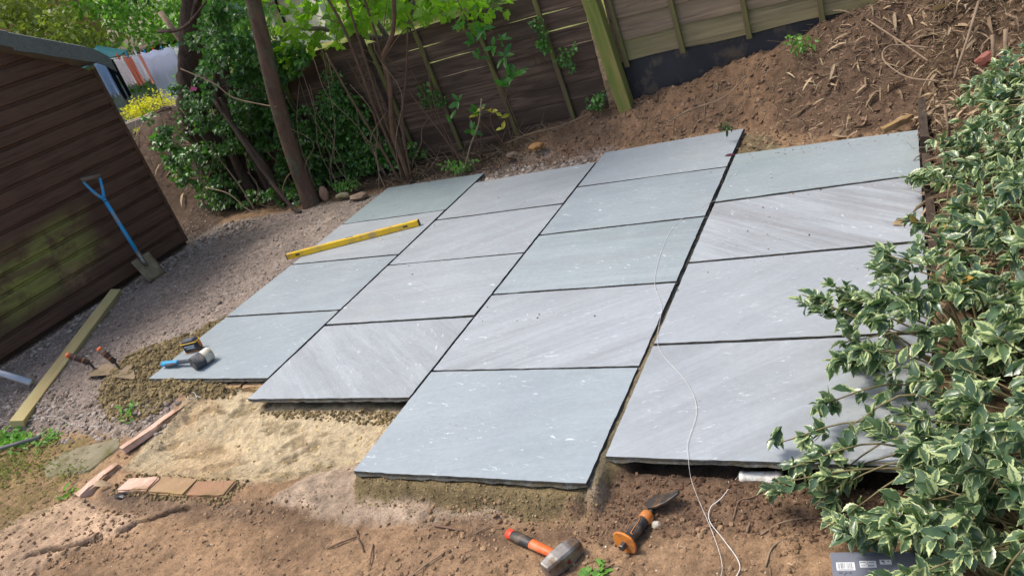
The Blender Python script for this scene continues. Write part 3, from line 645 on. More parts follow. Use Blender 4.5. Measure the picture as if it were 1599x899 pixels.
# dirt crumbs fallen on the slabs
P = np.column_stack([rng.uniform(.05, 3.65, 260), rng.uniform(.1, 2.0, 260)]); m = fbm(P[:, 0], P[:, 1], 2.2, 3) > .12; P = P[m]
P2 = np.column_stack([rng.normal(3.35, .28, 60), rng.normal(2.02, .04, 60)]); P2 = P2[(P2[:, 0] < 3.69) & (P2[:, 0] > 2.85) & (P2[:, 1] < 2.05)]
P = np.concatenate([P, P2]); n = len(P)
tag(merge('slab_crumbs', STONE1, np.column_stack([P, np.full(n, .002)]), rotmats(n), .0012 + .0038 * rng.random(n) ** 2, M['clod'], smooth=True), 'tiny crumbs of soil dropped on the slabs', kind='stuff')

# ------------------------------------------------------------------ edging bricks, boards and stones in the front
def rough_block(name, size, loc, rz, mat, parent=None, jit=.004, rx=0, ry=0):
    bm = bmesh.new(); bmesh.ops.create_cube(bm, size=1)
    for v in bm.verts: v.co = Vector((v.co.x * size[0], v.co.y * size[1], v.co.z * size[2]))
    bmesh.ops.bevel(bm, geom=bm.edges[:], offset=min(size) * .12, segments=2, affect='EDGES')
    bmesh.ops.subdivide_edges(bm, edges=[e for e in bm.edges if e.calc_length() > max(size) * .4], cuts=4, use_grid_fill=True)
    for v in bm.verts: v.co += Vector([random.uniform(-jit, jit) for _ in range(3)])
    o = link(name, bm_mesh(name, bm, False), mat, parent); o.location = loc; o.rotation_euler = (rx, ry, rz); return o
o = rough_block('edging_board', (.41, .055, .03), (.373, -.275, -.070), R(75), M['pinkstone']); tag(o, 'long weathered pinkish edging board slanting beside the sand, with string on its far end', 'edging board')
o = rough_block('edging_stone', (.21, .06, .04), (.365, -.655, -.092), R(83), M['pinkstone']); tag(o, 'short pale pink edging stone half buried at the left corner of the sand', 'edging stone')
for i, (x, y, l, txt) in enumerate([(.648, -.658, .19, 'pale cracked brick at the left end of the sunken edge beside a hole'), (.868, -.645, .225, 'long sandy brick in the middle of the sunken brick edge'), (1.096, -.638, .22, 'reddish brick at the right end of the sunken brick edge, near the front slab')]):
    o = rough_block('edging_brick', (l, (.085, .10, .092)[i], .05), (x, y + .008, -.107 - .003 * i), R((7, 1, 5)[i]), [M['pinkstone'], M['brick'], M['brickred']][i], None, .003); tag(o, txt, 'brick', 'sunken brick edge along the sand bed')
for i, (x, txt) in enumerate([(.64, 'left pinkish brick under the front left slab'), (.80, 'right pinkish brick under the front left slab, beside the sand')]):
    o = rough_block('footing_brick', (.15, .08, .05), (x, .012, -.064), R(-1), M['brick']); tag(o, txt, 'brick', 'bricks under the front left slab')
o = prism('concrete_flag', [(-.16, -.47), (.14, -.36), (.22, -.42), (.20, -.60), (-.05, -.66), (-.2, -.60)], -.115, -.092, M['concrete'], bev=.006); tag(o, 'flat grey-green slab of old concrete set in the moss at lower left', 'concrete flag')
def stone(name, loc, s, mat, label, cat='stone', sq=(1, .8, .7), rz=0, sub=2, grp=None, amp=.15):
    V, F = icos(sub + 0, int(abs(loc[0] * 100)) + 3, 1, amp); V = V / np.array([1, .8, 1]) * np.array(sq) * s
    o = link(name, mesh(name, V, F, False), mat); o.location = loc; o.rotation_euler = (0, 0, rz); tag(o, label, cat, grp); return o
stone('stone', (-.68, 2.53, .03), .075, mk('pinkish_stone', sr(170, 136, 112), sr(130, 100, 80), 12, .95, .6, .005), 'upright pinkish wedge stone beside the brown tree trunk', sq=(.6, .5, 1.0))
stone('stone', (-.44, 2.47, .008), .06, M['concrete'], 'flat greenish stone between the wedge stone and the slabs', sq=(1.2, .5, .45))
stone('stone', (-.24, 2.42, .0), .07, M['bigstone'], 'pale flat stone closest to the far left slab corner', sq=(1.4, .7, .4))
stone('stone', (2.985, -.60, -.092), .0165, mk('chalk_chip', (.55, .48, .38, 1), None, 20), 'small pale angular stone beside the chisel grip')
stone('stone', (2.405, -.648, -.098), .011, mk('red_chip', (.35, .12, .07, 1), None, 20), 'little reddish chip lying in front of the middle slab')
stone('stone', (1.32, 2.62, .09), .05, mk('tan_stone', sr(160, 116, 70), None, 12), 'tan stone on the bank to the left of the fence post', sq=(1.2, .8, .5))
stone('stone', (1.12, 2.60, .065), .045, M['gravel'], 'grey stone on the bank behind the second slab column', sq=(1.2, .9, .5))
stone('stone', (4.02, 2.05, .30), .045, mk('red_stone', sr(140, 84, 70), None, 12), 'dull red stone in the dry litter at upper right', sq=(1.1, .8, .8))
stone('stone', (.60, -.715, -.105), .034, M['darkleaf'], 'black lump in the hole at the left end of the brick edge', sq=(1.3, .7, .6))
o = prism('mortar_flake', [(2.385, -.645), (2.40, -.612), (2.45, -.612), (2.457, -.632), (2.43, -.65)], -.090, -.086, mk('pale_flake', sr(205, 190, 165), None, 20), rot=(0, 0, 0)); tag(o, 'pale flat flake of stone on the mortar below the front slab', 'stone flake')

# timber edging on the right
def edging(name, P0, P1, z0, z1, th, label):
    L = math.dist(P0, P1); bm = bmesh.new(); n = 24
    rows = []
    for i in range(n + 1):
        u = i / n; x = P0[0] + (P1[0] - P0[0]) * u; y = P0[1] + (P1[1] - P0[1]) * u; a = random.uniform(-.004, .004); t = z1 + random.uniform(-.008, .006)
        rows.append([bm.verts.new(c) for c in ((x + a, y, z0), (x + a * .5, y, t), (x + th, y, t - random.uniform(0, .01)), (x + th, y, z0))])
    for r0, r1 in zip(rows, rows[1:]):
        for q in range(3): bm.faces.new((r0[q], r1[q], r1[q + 1], r0[q + 1]))
    bm.faces.new(rows[0]); bm.faces.new(rows[-1][::-1])
    o = link(name, bm_mesh(name, bm), M['darkwood']); tag(o, label, 'edging timber', 'rotting timber edging between slabs and right bank'); return o
edging('timber_edging', (3.722, 1.62), (3.722, 2.16), -.04, .125, .035, 'dark rotting timber standing at the far right corner of the slabs')
edging('timber_edging', (3.728, .35), (3.724, 1.58), -.04, .07, .03, 'low timber edging board half hidden by the shrub leaves')

# ------------------------------------------------------------------ shed
shed = empty('garden_shed', (-1.8, 1.93, 0)); tag(shed, 'dark brown timber shed with green algae patch and grey felt roof edge', 'shed')
def roofz(y): return 1.47 + (2.09 - y) * .473 if y > .7 else 1.47 + (2.09 - .7) * .473 - (.7 - y) * .473
def yright(z):
    ye = 1.933 + .004 * z
    if z > 1.46: ye = min(ye, 2.09 - (z - 1.46) / .473)
    return ye
def yleft(z):
    return -.62 if z < 1.5 else max(-.62, .7 - (roofz(.7) - z) / .473)
z = .025; H = .1215; nb = 0
while z < 2.1:
    z1 = z + H; bm = bmesh.new(); prof = [(-.022, 0), (.0, .001), (.006, .006), (.006, .05), (.003, .096), (-.014, .101), (-.0155, H + .004), (-.022, H + .004)]
    yl, yr = yleft(z1), yright(z1); ylo, yro = yleft(z), yright(z)
    if yr - yl < .1: break
    ends = []
    for e in (0, 1):
        ring = []
        for (px, pz) in prof:
            t = pz / H; y = ((ylo * (1 - t) + yl * t) if e == 0 else (yro * (1 - t) + yr * t))
            ring.append(bm.verts.new((px + (.0015 if nb % 3 else 0), y - 1.93, z + pz)))
        ends.append(ring)
    k = len(prof)
    for q in range(k): bm.faces.new((ends[0][q], ends[0][(q + 1) % k], ends[1][(q + 1) % k], ends[1][q]))
    bm.faces.new(ends[0][::-1]); bm.faces.new(ends[1])
    link('board', bm_mesh('board', bm), M['shed'], shed); z = z1; nb += 1
def quadbox(name, pts, mat, parent, th):  # pts 4 points in world (x,y,z), thickness along -x
    V = [(a[0] + 1.8, a[1] - 1.93, a[2]) for a in pts] + [(a[0] + 1.8 - th, a[1] - 1.93, a[2]) for a in pts]
    n = len(pts); F = [tuple(range(n)), tuple(range(2 * n - 1, n - 1, -1))] + [(q, q + n, (q + 1) % n + n, (q + 1) % n) for q in range(n)]
    bm = bmesh.new(); vs = [bm.verts.new(v) for v in V]
    for f in F: bm.faces.new([vs[i] for i in f])
    return link(name, bm_mesh(name, bm), mat, parent)
quadbox('corner_trim', [(-1.785, 1.918, .02), (-1.785, 1.945, .02), (-1.785, 1.953, 1.52), (-1.785, 1.926, 1.52)], M['shed'], shed, .03)
quadbox('side_wall', [(-1.82, 1.925, .02), (-1.82, 1.94, .02), (-1.82, 1.948, 1.50), (-1.82, 1.933, 1.50)], M['shed'], shed, 1.7)
# felt wrapped over the gable edge: two overlapping strips
def felt(y0, y1, x, w0, w1, dz=0):
    n = 10; bm = bmesh.new(); rows = []
    for i in range(n + 1):
        y = y0 + (y1 - y0) * i / n; zt = roofz(y) + .135 + dz; dr = .0
        if y > 1.93: zt -= (y - 1.93) ** 2 * 2.5
        wd = w0 + (w1 - w0) * i / n + .003 * math.sin(i * 2.1)
        rows.append([bm.verts.new(c) for c in ((-1.2 - 1.8 + 1.8, y - 1.93, zt + .01), (x + 1.8 - .03, y - 1.93, zt + .008), (x + 1.8, y - 1.93, zt - .008), (x + 1.8 + .004 * math.sin(i), y - 1.93, zt - wd), (x + 1.8 - .012, y - 1.93, zt - wd), (x + 1.8 - .014, y - 1.93, zt - .02))])
    for a, b in zip(rows, rows[1:]):
        for q in range(5): bm.faces.new((a[q], b[q], b[q + 1], a[q + 1]))
    bm.faces.new(rows[-1]); bm.faces.new(rows[0][::-1])
    return link('roof_felt', bm_mesh('roof_felt', bm, False), M['shedroof'], shed)
felt(1.40, 2.07, -1.725, .135, .12, .0); felt(.7, 1.425, -1.720, .118, .12, .005)
for s_ in (1, -1):
    y1 = .7 + s_ * 1.35; V = [(-1.80, .7, roofz(.7) + .11), (-3.5, .7, roofz(.7) + .11), (-3.5, y1, roofz(.7) + .11 - 1.35 * .473), (-1.80, y1, roofz(.7) + .11 - 1.35 * .473)]
    V = [(a + 1.8, b - 1.93, c) for a, b, c in V]; V2 = [(a, b, c - .03) for a, b, c in V]
    bm = bmesh.new(); vs = [bm.verts.new(v) for v in V + V2]
    for f in ((0, 1, 2, 3), (7, 6, 5, 4), (0, 4, 5, 1), (1, 5, 6, 2), (2, 6, 7, 3), (3, 7, 4, 0)): bm.faces.new([vs[i] for i in f])
    link('roof', bm_mesh('roof', bm), M['shedroof'], shed)
box('floor_bearer', (.05, 2.3, .05), M['darkwood'], shed, (-.1, -1.1, -.0), bev=0)

# ------------------------------------------------------------------ fence
YF = 2.93
def wavy_board(x0, x1, z0, z1, y, mat, parent, th=.012, name='board', lean=.010):
    n = 14; bm = bmesh.new(); rows = []; ph = random.random() * 50
    for i in range(n + 1):
        x = x0 + (x1 - x0) * i / n
        a = z0 + .006 * math.sin(x * 7 + ph) + random.uniform(-.002, .002); b = z1 + .004 * math.sin(x * 5 + ph) + .002 * math.sin(x * 17 + ph)
        yb = y - lean + random.uniform(-.001, .001)
        rows.append([bm.verts.new(c) for c in ((x, yb, a), (x, y, b), (x, y + th, b), (x, yb + th, a))])
    for r0, r1 in zip(rows, rows[1:]):
        for q in range(4): bm.faces.new((r0[q], r0[(q + 1) % 4], r1[(q + 1) % 4], r1[q]))
    bm.faces.new(rows[0][::-1]); bm.faces.new(rows[-1])
    return link(name, bm_mesh(name, bm), mat, parent)
def panel(x0, x1, z0, z1, nb, mats, bx, label, batmat, grp=None):
    e = empty('timber_fence', ((x0 + x1) / 2, YF, 0)); tag(e, label, 'fence', 'timber fence along the back')
    inv = Matrix.Translation((-(x0 + x1) / 2, -YF, 0)); h = (z1 - z0) / nb
    kids = []
    for i in range(nb):
        gap = .0015 if (i in (nb - 2, nb - 3, nb // 2) and nb == 8) else -.012
        o = wavy_board(x0, x1, z0 + i * h, z0 + (i + 1) * h - gap, YF + .02, mats[min(i, len(mats) - 1)] if i == 0 else mats[-1], e); kids.append(o)
    for (xa, lean_, zb, zt) in bx:
        w_ = .034; bm = bmesh.new(); bmesh.ops.create_cube(bm, size=1)
        for v in bm.verts: v.co = Vector((v.co.x * w_, v.co.y * .022, v.co.z * (zt - zb)))
        bmesh.ops.bevel(bm, geom=bm.edges[:], offset=.003, segments=1, affect='EDGES')
        o = link('batten', bm_mesh('batten', bm), batmat, e); o.location = (xa, YF - .006, (zb + zt) / 2); o.rotation_euler = (0, lean_, 0); kids.append(o)
    for o in kids: o.matrix_basis = inv @ o.matrix_basis
    return e
panel(-.01, 1.80, .04, 1.03, 8, [M['fenceL']], [(.05, -.05, .02, 1.03), (.49, -.05, .02, 1.03), (1.01, -.06, .02, 1.03), (1.50, -.05, .10, 1.05)], 'dark reddish-brown fence panel left of the green post with light showing through', M['batten'])
panel(-1.92, -.10, .04, 1.08, 7, [M['fenceL']], [(-.42, -.05, .02, 1.08), (-.95, -.03, .02, 1.08), (-1.4, -.03, .02, 1.08)], 'shaded fence panel at far left behind the ivy and brown trunk', M['batten'])
panel(1.945, 3.80, .47, 1.9, 10, [M['fenceR2'], M['fenceR']], [(1.975, -.045, .43, 1.9), (2.37, -.04, .44, 1.9), (2.81, -.02, .44, 1.9), (3.24, -.02, .44, 1.9)], 'grey-tan fence panel right of the green post, raised above black sheeting', M['batten'])
o = box('fence_post', (.098, .095, 1.9), M['post'], None, (1.885, YF - .05, .95 + .02), (0, R(-4.5), 0), .004); tag(o, 'tall yellow-green mossy fence post leaning left', 'fence post', 'posts of the timber fence')
o = box('fence_post', (.075, .075, 1.3), M['fenceL'], None, (-.055, YF + .01, .5), (0, R(-2), 0), .004); tag(o, 'dark brown fence post hidden behind the shrub stems', 'fence post', 'posts of the timber fence')
def sheet():
    bm = bmesh.new(); nx, nz = 40, 8; g = []
    for j in range(nz + 1):
        row = []
        for i in range(nx + 1):
            x = 1.93 + 1.75 * i / nx; z = .0 + .50 * j / nz; y = YF + .035 + .006 * math.sin(x * 9) * math.sin(z * 14 + 1) + random.uniform(-.0015, .0015); row.append(bm.verts.new((x, y, z)))
        g.append(row)
    for j in range(nz):
        for i in range(nx): bm.faces.new((g[j][i], g[j][i + 1], g[j + 1][i + 1], g[j + 1][i]))
    r = bmesh.ops.extrude_face_region(bm, geom=bm.faces[:]); bmesh.ops.translate(bm, verts=[v for v in r['geom'] if isinstance(v, bmesh.types.BMVert)], vec=(0, .006, 0))
    o = link('plastic_sheet', bm_mesh('plastic_sheet', bm, True), M['black_plastic']); tag(o, 'black plastic sheeting between the raised fence panel and the soil bank', 'plastic sheet')
sheet()

# ------------------------------------------------------------------ tools
def tool(name, label, cat, A, B, up=(0, 0, 1)):
    e = empty(name, mat=frame(A, B, up)); tag(e, label, cat); return e
# spirit level
A, B = Vector((-.108, 1.349, .0225)), Vector((.836, 1.651, .0225)); L = (B - A).length
t = tool('spirit_level', 'long yellow spirit level lying across the second slab on the left', 'spirit level', A, B)
box('level_body', (L - .016, .024, .040), M['yellow'], t, (L / 2, 0, 0), bev=.002)
for x in (.004, L - .004): box('end_cap', (.008, .025, .041), M['black'], t, (x, 0, 0), bev=.003)
for x, l in ((.09, .05), (L - .10, .05)):
    box('vial_window', (l * .7, .0262, .016), M['black'], t, (x, 0, 0), bev=.002); box('vial', (l * .6, .010, .004), mk('lime_vial', (.5, .7, .05, 1), None, 5, .2), t, (x, 0, .0195), bev=.001)
    box('window_frame', (l * .7, .006, .004), M['black'], t, (x, .006, .0190), bev=.0005)
box('vial_window', (.055, .010, .004), M['black'], t, (L * .49, .004, .0186), bev=.0005)
for x in (.25, .75): box('groove', (.13, .0035, .001), mk('dark_yellow_groove', (.3, .19, .01, 1), None, 9), t, (L * x, -.006, .0200), bev=0)
# plank
A, B = Vector((-.745, -.36, -.035)), Vector((-1.705, 1.10, .010)); L = (B - A).length
t = box('timber_batten', (L, .072, .044), M['plank'], None, bev=.002, cuts=3); t.matrix_world = frame(A, B, (.35, .2, 1)) @ Matrix.Translation((L / 2, 0, .0)); tag(t, 'pale yellow treated timber length lying on gravel in front of the shed', 'timber')
# galvanised pole
o = tube('metal_tube', [(-1.75, -.05, .22), (-1.02, -.06, .02)], .024, M['galv'], None, 14, squash=.75); tag(o, 'grey metal tube coming in from the left edge, ending behind the pale timber', 'metal tube')
o = tube('grey_rod', [(-.95, -.66, -.06), (-.43, -.43, -.055)], .011, mk('dull_grey_rod', (.2, .19, .18, 1), None, 20, .8), None, 8); tag(o, 'thin grey rod lying in the weeds at the left edge', 'rod')
# spade
G0 = Vector((-1.725, 1.345, .835)); G1 = Vector((-1.70, 1.455, .815)); S = Vector((-1.585, 1.345, .135)); T = Vector((-1.535, 1.345, -.03))
t = empty('garden_spade', tuple(T)); tag(t, 'blue-shafted garden spade with square blade leaning on the shed wall', 'spade')
def rel(*P): return [Vector(p) - T for p in P]
ymid = Vector((-1.675, 1.385, .655)); gm = (G0 + G1) / 2
tube('shaft', rel(S + Vector((0, 0, .03)), (S + ymid) / 2, ymid), [.016, .0155, .015], M['blue'], t, 12)
tube('handle_arm', rel(ymid, ymid + Vector((-.012, -.03, .055)), G0 + Vector((0, 0, -.03)), G0), [.015, .012, .011, .012], M['blue'], t, 10, smooth_n=4)
tube('handle_arm', rel(ymid, ymid + Vector((-.012, .035, .055)), G1 + Vector((0, 0, -.03)), G1), [.015, .012, .011, .012], M['blue'], t, 10, smooth_n=4)
tube('handle', rel(G0 + (G0 - G1) * .12, G1 + (G1 - G0) * .12), [.0165, .0175, .0165], wood('worn_handle', (.2, .15, .11, 1), (.12, .09, .07, 1), None, 1), t, 14)
for q in (.08, .96): c_ = S.lerp(ymid, q); tube('band', rel(c_, c_ + (ymid - S).normalized() * .006), .0165, M['black'], t, 12)
tube('socket', rel(T + Vector((-.028, 0, .12)), S + Vector((.003, 0, -.01)), S + Vector((-.002, 0, .075))), [.014, .019, .018], M['steel'], t, 12)
def blade():
    bm = bmesh.new(); nx, ny = 8, 8; up = (S - T).normalized(); g = []
    for j in range(ny + 1):
        row = []
        for i in range(nx + 1):
            u = i / nx * 2 - 1; v = j / ny; x = .014 * (u * u - .5) ; wd = .083 * (1 + .06 * v)
            p = Vector((x, u * wd, 0)) + up * (v * .205) + Vector((.01 * (1 - v), 0, 0)); row.append(bm.verts.new(p))
        g.append(row)
    for j in range(ny):
        for i in range(nx): bm.faces.new((g[j][i], g[j][i + 1], g[j + 1][i + 1], g[j + 1][i]))
    r = bmesh.ops.extrude_face_region(bm, geom=bm.faces[:]); bmesh.ops.translate(bm, verts=[v for v in r['geom'] if isinstance(v, bmesh.types.BMVert)], vec=(-.004, 0, .001))
    return link('blade', bm_mesh('blade', bm, True), mk('muddy_steel', sr(150, 138, 112), sr(112, 98, 74), 14, .8, .5, .003, .2, dirt=(sr(122, 96, 80), 9)), t)
blade()
# trowels
def trowel(N, H, bt, w_, label, lift):
    t = empty('brick_trowel', N); tag(t, label, 'trowel', 'trowels in the mortar by the left corner'); N = Vector(N); H = Vector(H); bt = Vector(bt)
    d = (H - N); K = N + Vector((0, 0, .045)) + Vector((d.x, d.y, 0)) * .06
    tube('neck', [Vector((0, 0, 0)) + (bt - N) * .12, Vector((0, 0, .004)), (K - N) * .75, K - N + (H - K) * .12], [.006, .007, .007, .008], M['darksteel'], t, 8, smooth_n=4)
    a = K - N; b = H - N
    fr = frame(a, b); pr = [(0, .0145), (.012, .017), (.03, .0155), (.07, .0175), (.105, .0165), ((b - a).length - .022, .0155)]
    g = lathe('grip', pr, mk('brown_black_rubber', (.035, .02, .016, 1), (.07, .04, .03, 1), 20, .7), t, 14); g.matrix_basis = fr
    l_ = (b - a).length
    c = lathe('grip_end', [(l_ - .022, .0157), (l_ - .006, .0165), (l_, .012)], M['orange'], t, 14); c.matrix_basis = fr
    for q in (.035, l_ - .05): c = lathe('grip_ring', [(q, .0176), (q + .003, .0178)], M['amber'], t, 14); c.matrix_basis = fr
    D = (bt - N); L = D.length; bf = frame((0, 0, 0), D, (0, 0, 1))
    bm = bmesh.new(); pts = [(0, -.012), (.035, -w_ * .5), (.08, -w_ * .52), (L, -.006), (L, .006), (.08, w_ * .52), (.035, w_ * .5), (0, .012)]
    vs = [bm.verts.new((x, y, -.002)) for x, y in pts]; f = bm.faces.new(vs); r = bmesh.ops.extrude_face_region(bm, geom=[f]); bmesh.ops.translate(bm, verts=[v for v in r['geom'] if isinstance(v, bmesh.types.BMVert)], vec=(0, 0, .0025))
    bl = link('blade', bm_mesh('blade', bm), mk('muddy_blade', sr(140, 121, 100), sr(112, 96, 74), 18, .9, .5, .003, .1, dirt=(sr(96, 84, 60), 12)), t); bl.matrix_basis = bf
trowel((-.63, .105, .000), (-.715, .055, .140), (-.34, .06, -.004), .12, 'left brick trowel with orange-tipped handle beside the pale timber', .0)
trowel((-.37, .095, .004), (-.425, .085, .158), (-.10, -.01, .010), .11, 'right brick trowel with orange-tipped handle stuck in the mortar', .0)
# rubber mallet
A = Vector((.012, .108, .020)); B = Vector((.345, .115, .038))
t = tool('rubber_mallet', 'rubber mallet with black and white head and blue grip on a slab', 'mallet', A, B)
lathe('grip', [(0, .010), (.006, .0175), (.04, .0185), (.09, .0155), (.125, .0165), (.14, .013)], M['bluegrip'], t, 16, sy=.8)
lathe('grip_inlay', [(.03, .008), (.04, .0165), (.09, .0152), (.125, .0152), (.132, .008)], M['greygrip'], t, 16, sy=.8, loc=(.003, -.0048, -.0025))
lathe('shaft', [(.135, .0115), (.31, .0115)], mk('dark_blue_shaft', (.05, .06, .085, 1), None, 12, .5), t, 14)
HC = Vector((.335, .118, .040)); hd = frame(HC - Vector((.025, .092, 0)) * .55, HC + Vector((.025, .092, 0)) * .6)
inv = t.matrix_world.inverted()
for nm, a, b, m_ in (('black_head', .0, .060, 'rubber'), ('white_head', .0605, .112, 'whiterub')):
    o = lathe(nm, [(a, .033), (a + .004, .0375), (b - .004 if nm == 'white_head' else b, .038), (b + .0, .035 if nm == 'white_head' else .038)], M[m_], t, 28); o.matrix_basis = inv @ hd
# tape measure
t = empty('tape_measure', (.10, .262, 0)); t.rotation_euler = (0, 0, R(18)); tag(t, 'black and yellow tape measure standing on the slab behind the mallet', 'tape measure')
prism('case', [(-.046, -.024), (.046, -.024), (.052, -.012), (.052, .018), (.040, .026), (-.046, .026)], .004, .068, M['black'], t, .006)
prism('yellow_trim', [(-.0475, -.0255), (.0475, -.0255), (.0535, -.012), (.0535, .019), (.041, .0275), (-.0475, .0275)], .058, .0625, M['yellow'], t, .001)
prism('top_bumper', [(-.036, -.02), (.034, -.02), (.038, .02), (-.036, .022)], .066, .078, M['greygrip'], t, .005)
box('side_button', (.006, .022, .034), M['amber'], t, (.053, .003, .038), (0, 0, R(-5)), .002)
for i, (w_, z_) in enumerate(((.062, .043), (.045, .031))):
    x = -w_ / 2
    while x < w_ / 2:
        l = random.uniform(.003, .006); box('lettering', (l, .0006, .0062), M['white'], t, (x + l / 2, -.0247, z_ + random.uniform(-.0004, .0004)), bev=0); x += l + .0018
box('foot', (.09, .048, .006), M['amber'], t, (0, 0, .003), bev=.002)
# lump hammer
A = Vector((2.537, -.697, -.082)); B = Vector((2.758, -.770, -.078)); t = tool('lump_hammer', 'short orange and black handled lump hammer with heavy steel head', 'hammer', A, B); L = (B - A).length
lathe('grip_end', [(0, .013), (.003, .0165), (.022, .0165), (.0255, .0155)], M['redorange'], t, 18, sy=.85)
lathe('grip', [(.021, .0158), (.03, .0175), (.065, .0182), (.10, .0168), (.104, .0155)], M['black'], t, 18, sy=.85)
lathe('shaft', [(.10, .0158), (.108, .0162), (.16, .0145), (L, .0145)], M['orange'], t, 18, sy=.85)
def hammer_head():
    bm = bmesh.new(); rings = []
    for y, s_ in ((-.064, .80), (-.060, .90), (-.036, .96), (-.022, 1.04), (.022, 1.04), (.036, .96), (.060, .90), (.064, .80)):
        a, b = .026 * s_, .0265 * s_; c = .007
        rings.append([bm.verts.new((x, y, z)) for x, z in ((-a + c, -b), (a - c, -b), (a, -b + c), (a, b - c), (a - c, b), (-a + c, b), (-a, b - c), (-a, -b + c))])
    for r0, r1 in zip(rings, rings[1:]):
        for q in range(8): bm.faces.new((r0[q], r0[(q + 1) % 8], r1[(q + 1) % 8], r1[q]))
    bm.faces.new(rings[0][::-1]); bm.faces.new(rings[-1])
    bmesh.ops.bevel(bm, geom=bm.edges[:], offset=.0012, segments=1, affect='EDGES')
    o = link('head', bm_mesh('head', bm), M['steel'], t); o.location = (L - .006, 0, .002); o.rotation_euler = (R(0), 0, R(-12)); return o
hammer_head()
o = lathe('wedge', [(0, .011), (.003, .0105)], M['redplastic'], t, 14, sy=.8); o.location = (L + .0195, .002, 0)
# bolster chisel
A = Vector((2.925, -.700, -.070)); B = Vector((2.966, -.560, -.078)); t = tool('bolster_chisel', 'broad bolster chisel with round orange hand guard and black grip', 'chisel', A, B); L = (B - A).length
lathe('striking_end', [(-.020, .009), (-.017, .011), (.02, .011)], M['darksteel'], t, 6, flat=True)
g = []
for k in range(24):
    a = 2 * math.pi * k / 24; r_ = .040 * (1 - .07 * abs(math.cos(2 * a))); g.append((r_ * 1.02 * math.cos(a), r_ * math.sin(a) * .95))
o = prism('hand_guard', [(y, x) for x, y in g][::-1], 0, .007, M['amber'], t, .002); o.rotation_euler = (0, R(90), 0); o.location = (-.002, 0, .004)
lathe('grip', [(.006, .018), (.02, .0165), (.06, .0185), (.095, .0175), (.102, .016)], M['black'], t, 18)
o = tube('grip_trim', [(.03, -.012, .0135), (.034, -.004, .0175), (.085, -.001, .0186), (.092, .009, .0162), (.086, .0125, .014)], .0013, M['amber'], t, 6, smooth_n=4)
lathe('grip_collar', [(.100, .0175), (.106, .0205), (.124, .0195), (.130, .016)], M['amber'], t, 18)
lathe('shank', [(.128, .009), (.155, .009)], M['darksteel'], t, 6)
o = prism('blade', [(.0, -.020), (.0, .010), (.016, .026), (.048, .036), (.060, .036), (.060, -.080), (.048, -.083), (.014, -.052)], -.004, .004, M['darksteel'], t, .0015); o.location = (L - .004, 0, .012); o.rotation_euler = (R(-24), R(0), R(6))
# grey box
t = empty('cardboard_box', (3.545, -.70, -.105)); t.rotation_euler = (0, 0, R(9)); tag(t, 'flat grey printed box with white label panels by the shrub', 'box')
box('carton', (.19, .17, .035), M['boxgrey'], t, (.018, -.028, .0175), bev=.0015)
ZT = .0352
def pr(name, x, y, w_, h_, m, z=ZT, dz=.0004): return box(name, (w_, h_, dz), m, t, (x, y, z + dz / 2), bev=0)
pr('barcode_label', -.045, .012, .042, .024, M['white'])
x = -.063
while x < -.027:
    b_ = random.choice([.0006, .0009, .0014]); pr('barcode_bar', x, .0135, b_, .017, M['greyprint'], ZT + .0005); x += b_ + random.choice([.0008, .0012, .0018])
pr('barcode_number', -.045, .0025, .034, .0014, M['greyprint'], ZT + .0005)
pr('information_label', .006, .018, .037, .020, M['white'])
for (x, y, w_, h_) in ((.0055, .018, .0006, .019), (.0055, .018, .035, .0006), (-.005, .023, .012, .002), (.015, .023, .012, .002), (-.005, .013, .010, .002), (.013, .0125, .014, .003)): pr('label_print', x, y, w_, h_, M['greyprint'], ZT + .0005)
pr('symbol_label', .046, .024, .026, .014, M['white'])
for (x, y, w_, h_) in ((.040, .026, .007, .005), (.042, .0205, .004, .003), (.052, .025, .004, .003)): pr('label_symbol', x, y, w_, h_, M['greyprint'], ZT + .0005)
for x, w_ in ((-.058, .008), (-.046, .005), (-.036, .006), (-.050, .004)): pr('printed_text', x, -.008 - (.005 if w_ < .005 else 0), w_, .0022, M['black'])
# white pipe
o = lathe('plastic_pipe', [(0, .021), (.004, .0235), (.012, .0235), (.014, .0215), (.10, .0215), (.102, .0235), (.12, .0235), (.121, .02)], M['pipewhite'], None, 20); o.matrix_world = frame((3.200, -.415, -.072), (3.335, -.403, -.072)); tag(o, 'short white plastic pipe lying under the right hand slab edge', 'pipe')

# strings
def string(P, label, r=.0007, grp=None):
    o = tube('string', P, r, M['string'], None, 5, smooth_n=6); tag(o, label, 'string'); return o
def gp(x, y, d=.008): return (x, y, max(gz(x, y), -.2) + d)
P = [(3.60, 1.522, .004), (3.40, 1.495, .004), (3.189, 1.508, .004), (2.987, 1.523, .003), (2.88, 1.50, .003), (2.79, 1.47, .0), (2.752, 1.424, .004), (2.65, 1.259, .004), (2.635, .999, .004), (2.678, .672, .004), (2.763, .455, .004), (2.80, .235, .003), (2.852, .116, .004), (2.979, -.054, .004), (3.041, -.196, .004), (3.045, -.35, .004), (3.063, -.425, .003), (3.068, -.455, -.04)]
P += [gp(3.085, -.49), gp(3.102, -.52), gp(3.157, -.622), gp(3.194, -.706), gp(3.20, -.76), gp(3.19, -.85)]
string(P, 'long white string trailing over the slabs and down onto the soil')
string([gp(3.198, -.385, .01), gp(3.162, -.501), gp(3.134, -.529), gp(3.139, -.577), gp(3.184, -.63), gp(3.238, -.699), gp(3.237, -.75), gp(3.21, -.82)], 'second loop of white string from the pipe down to the soil', .0013)
string([(2.849, 1.833, .003), (2.82, 1.80, .003), (2.812, 1.70, .003), (2.845, 1.78, .003), (2.86, 1.835, .003)], 'short curl of thin string on the far right slab', .0007)
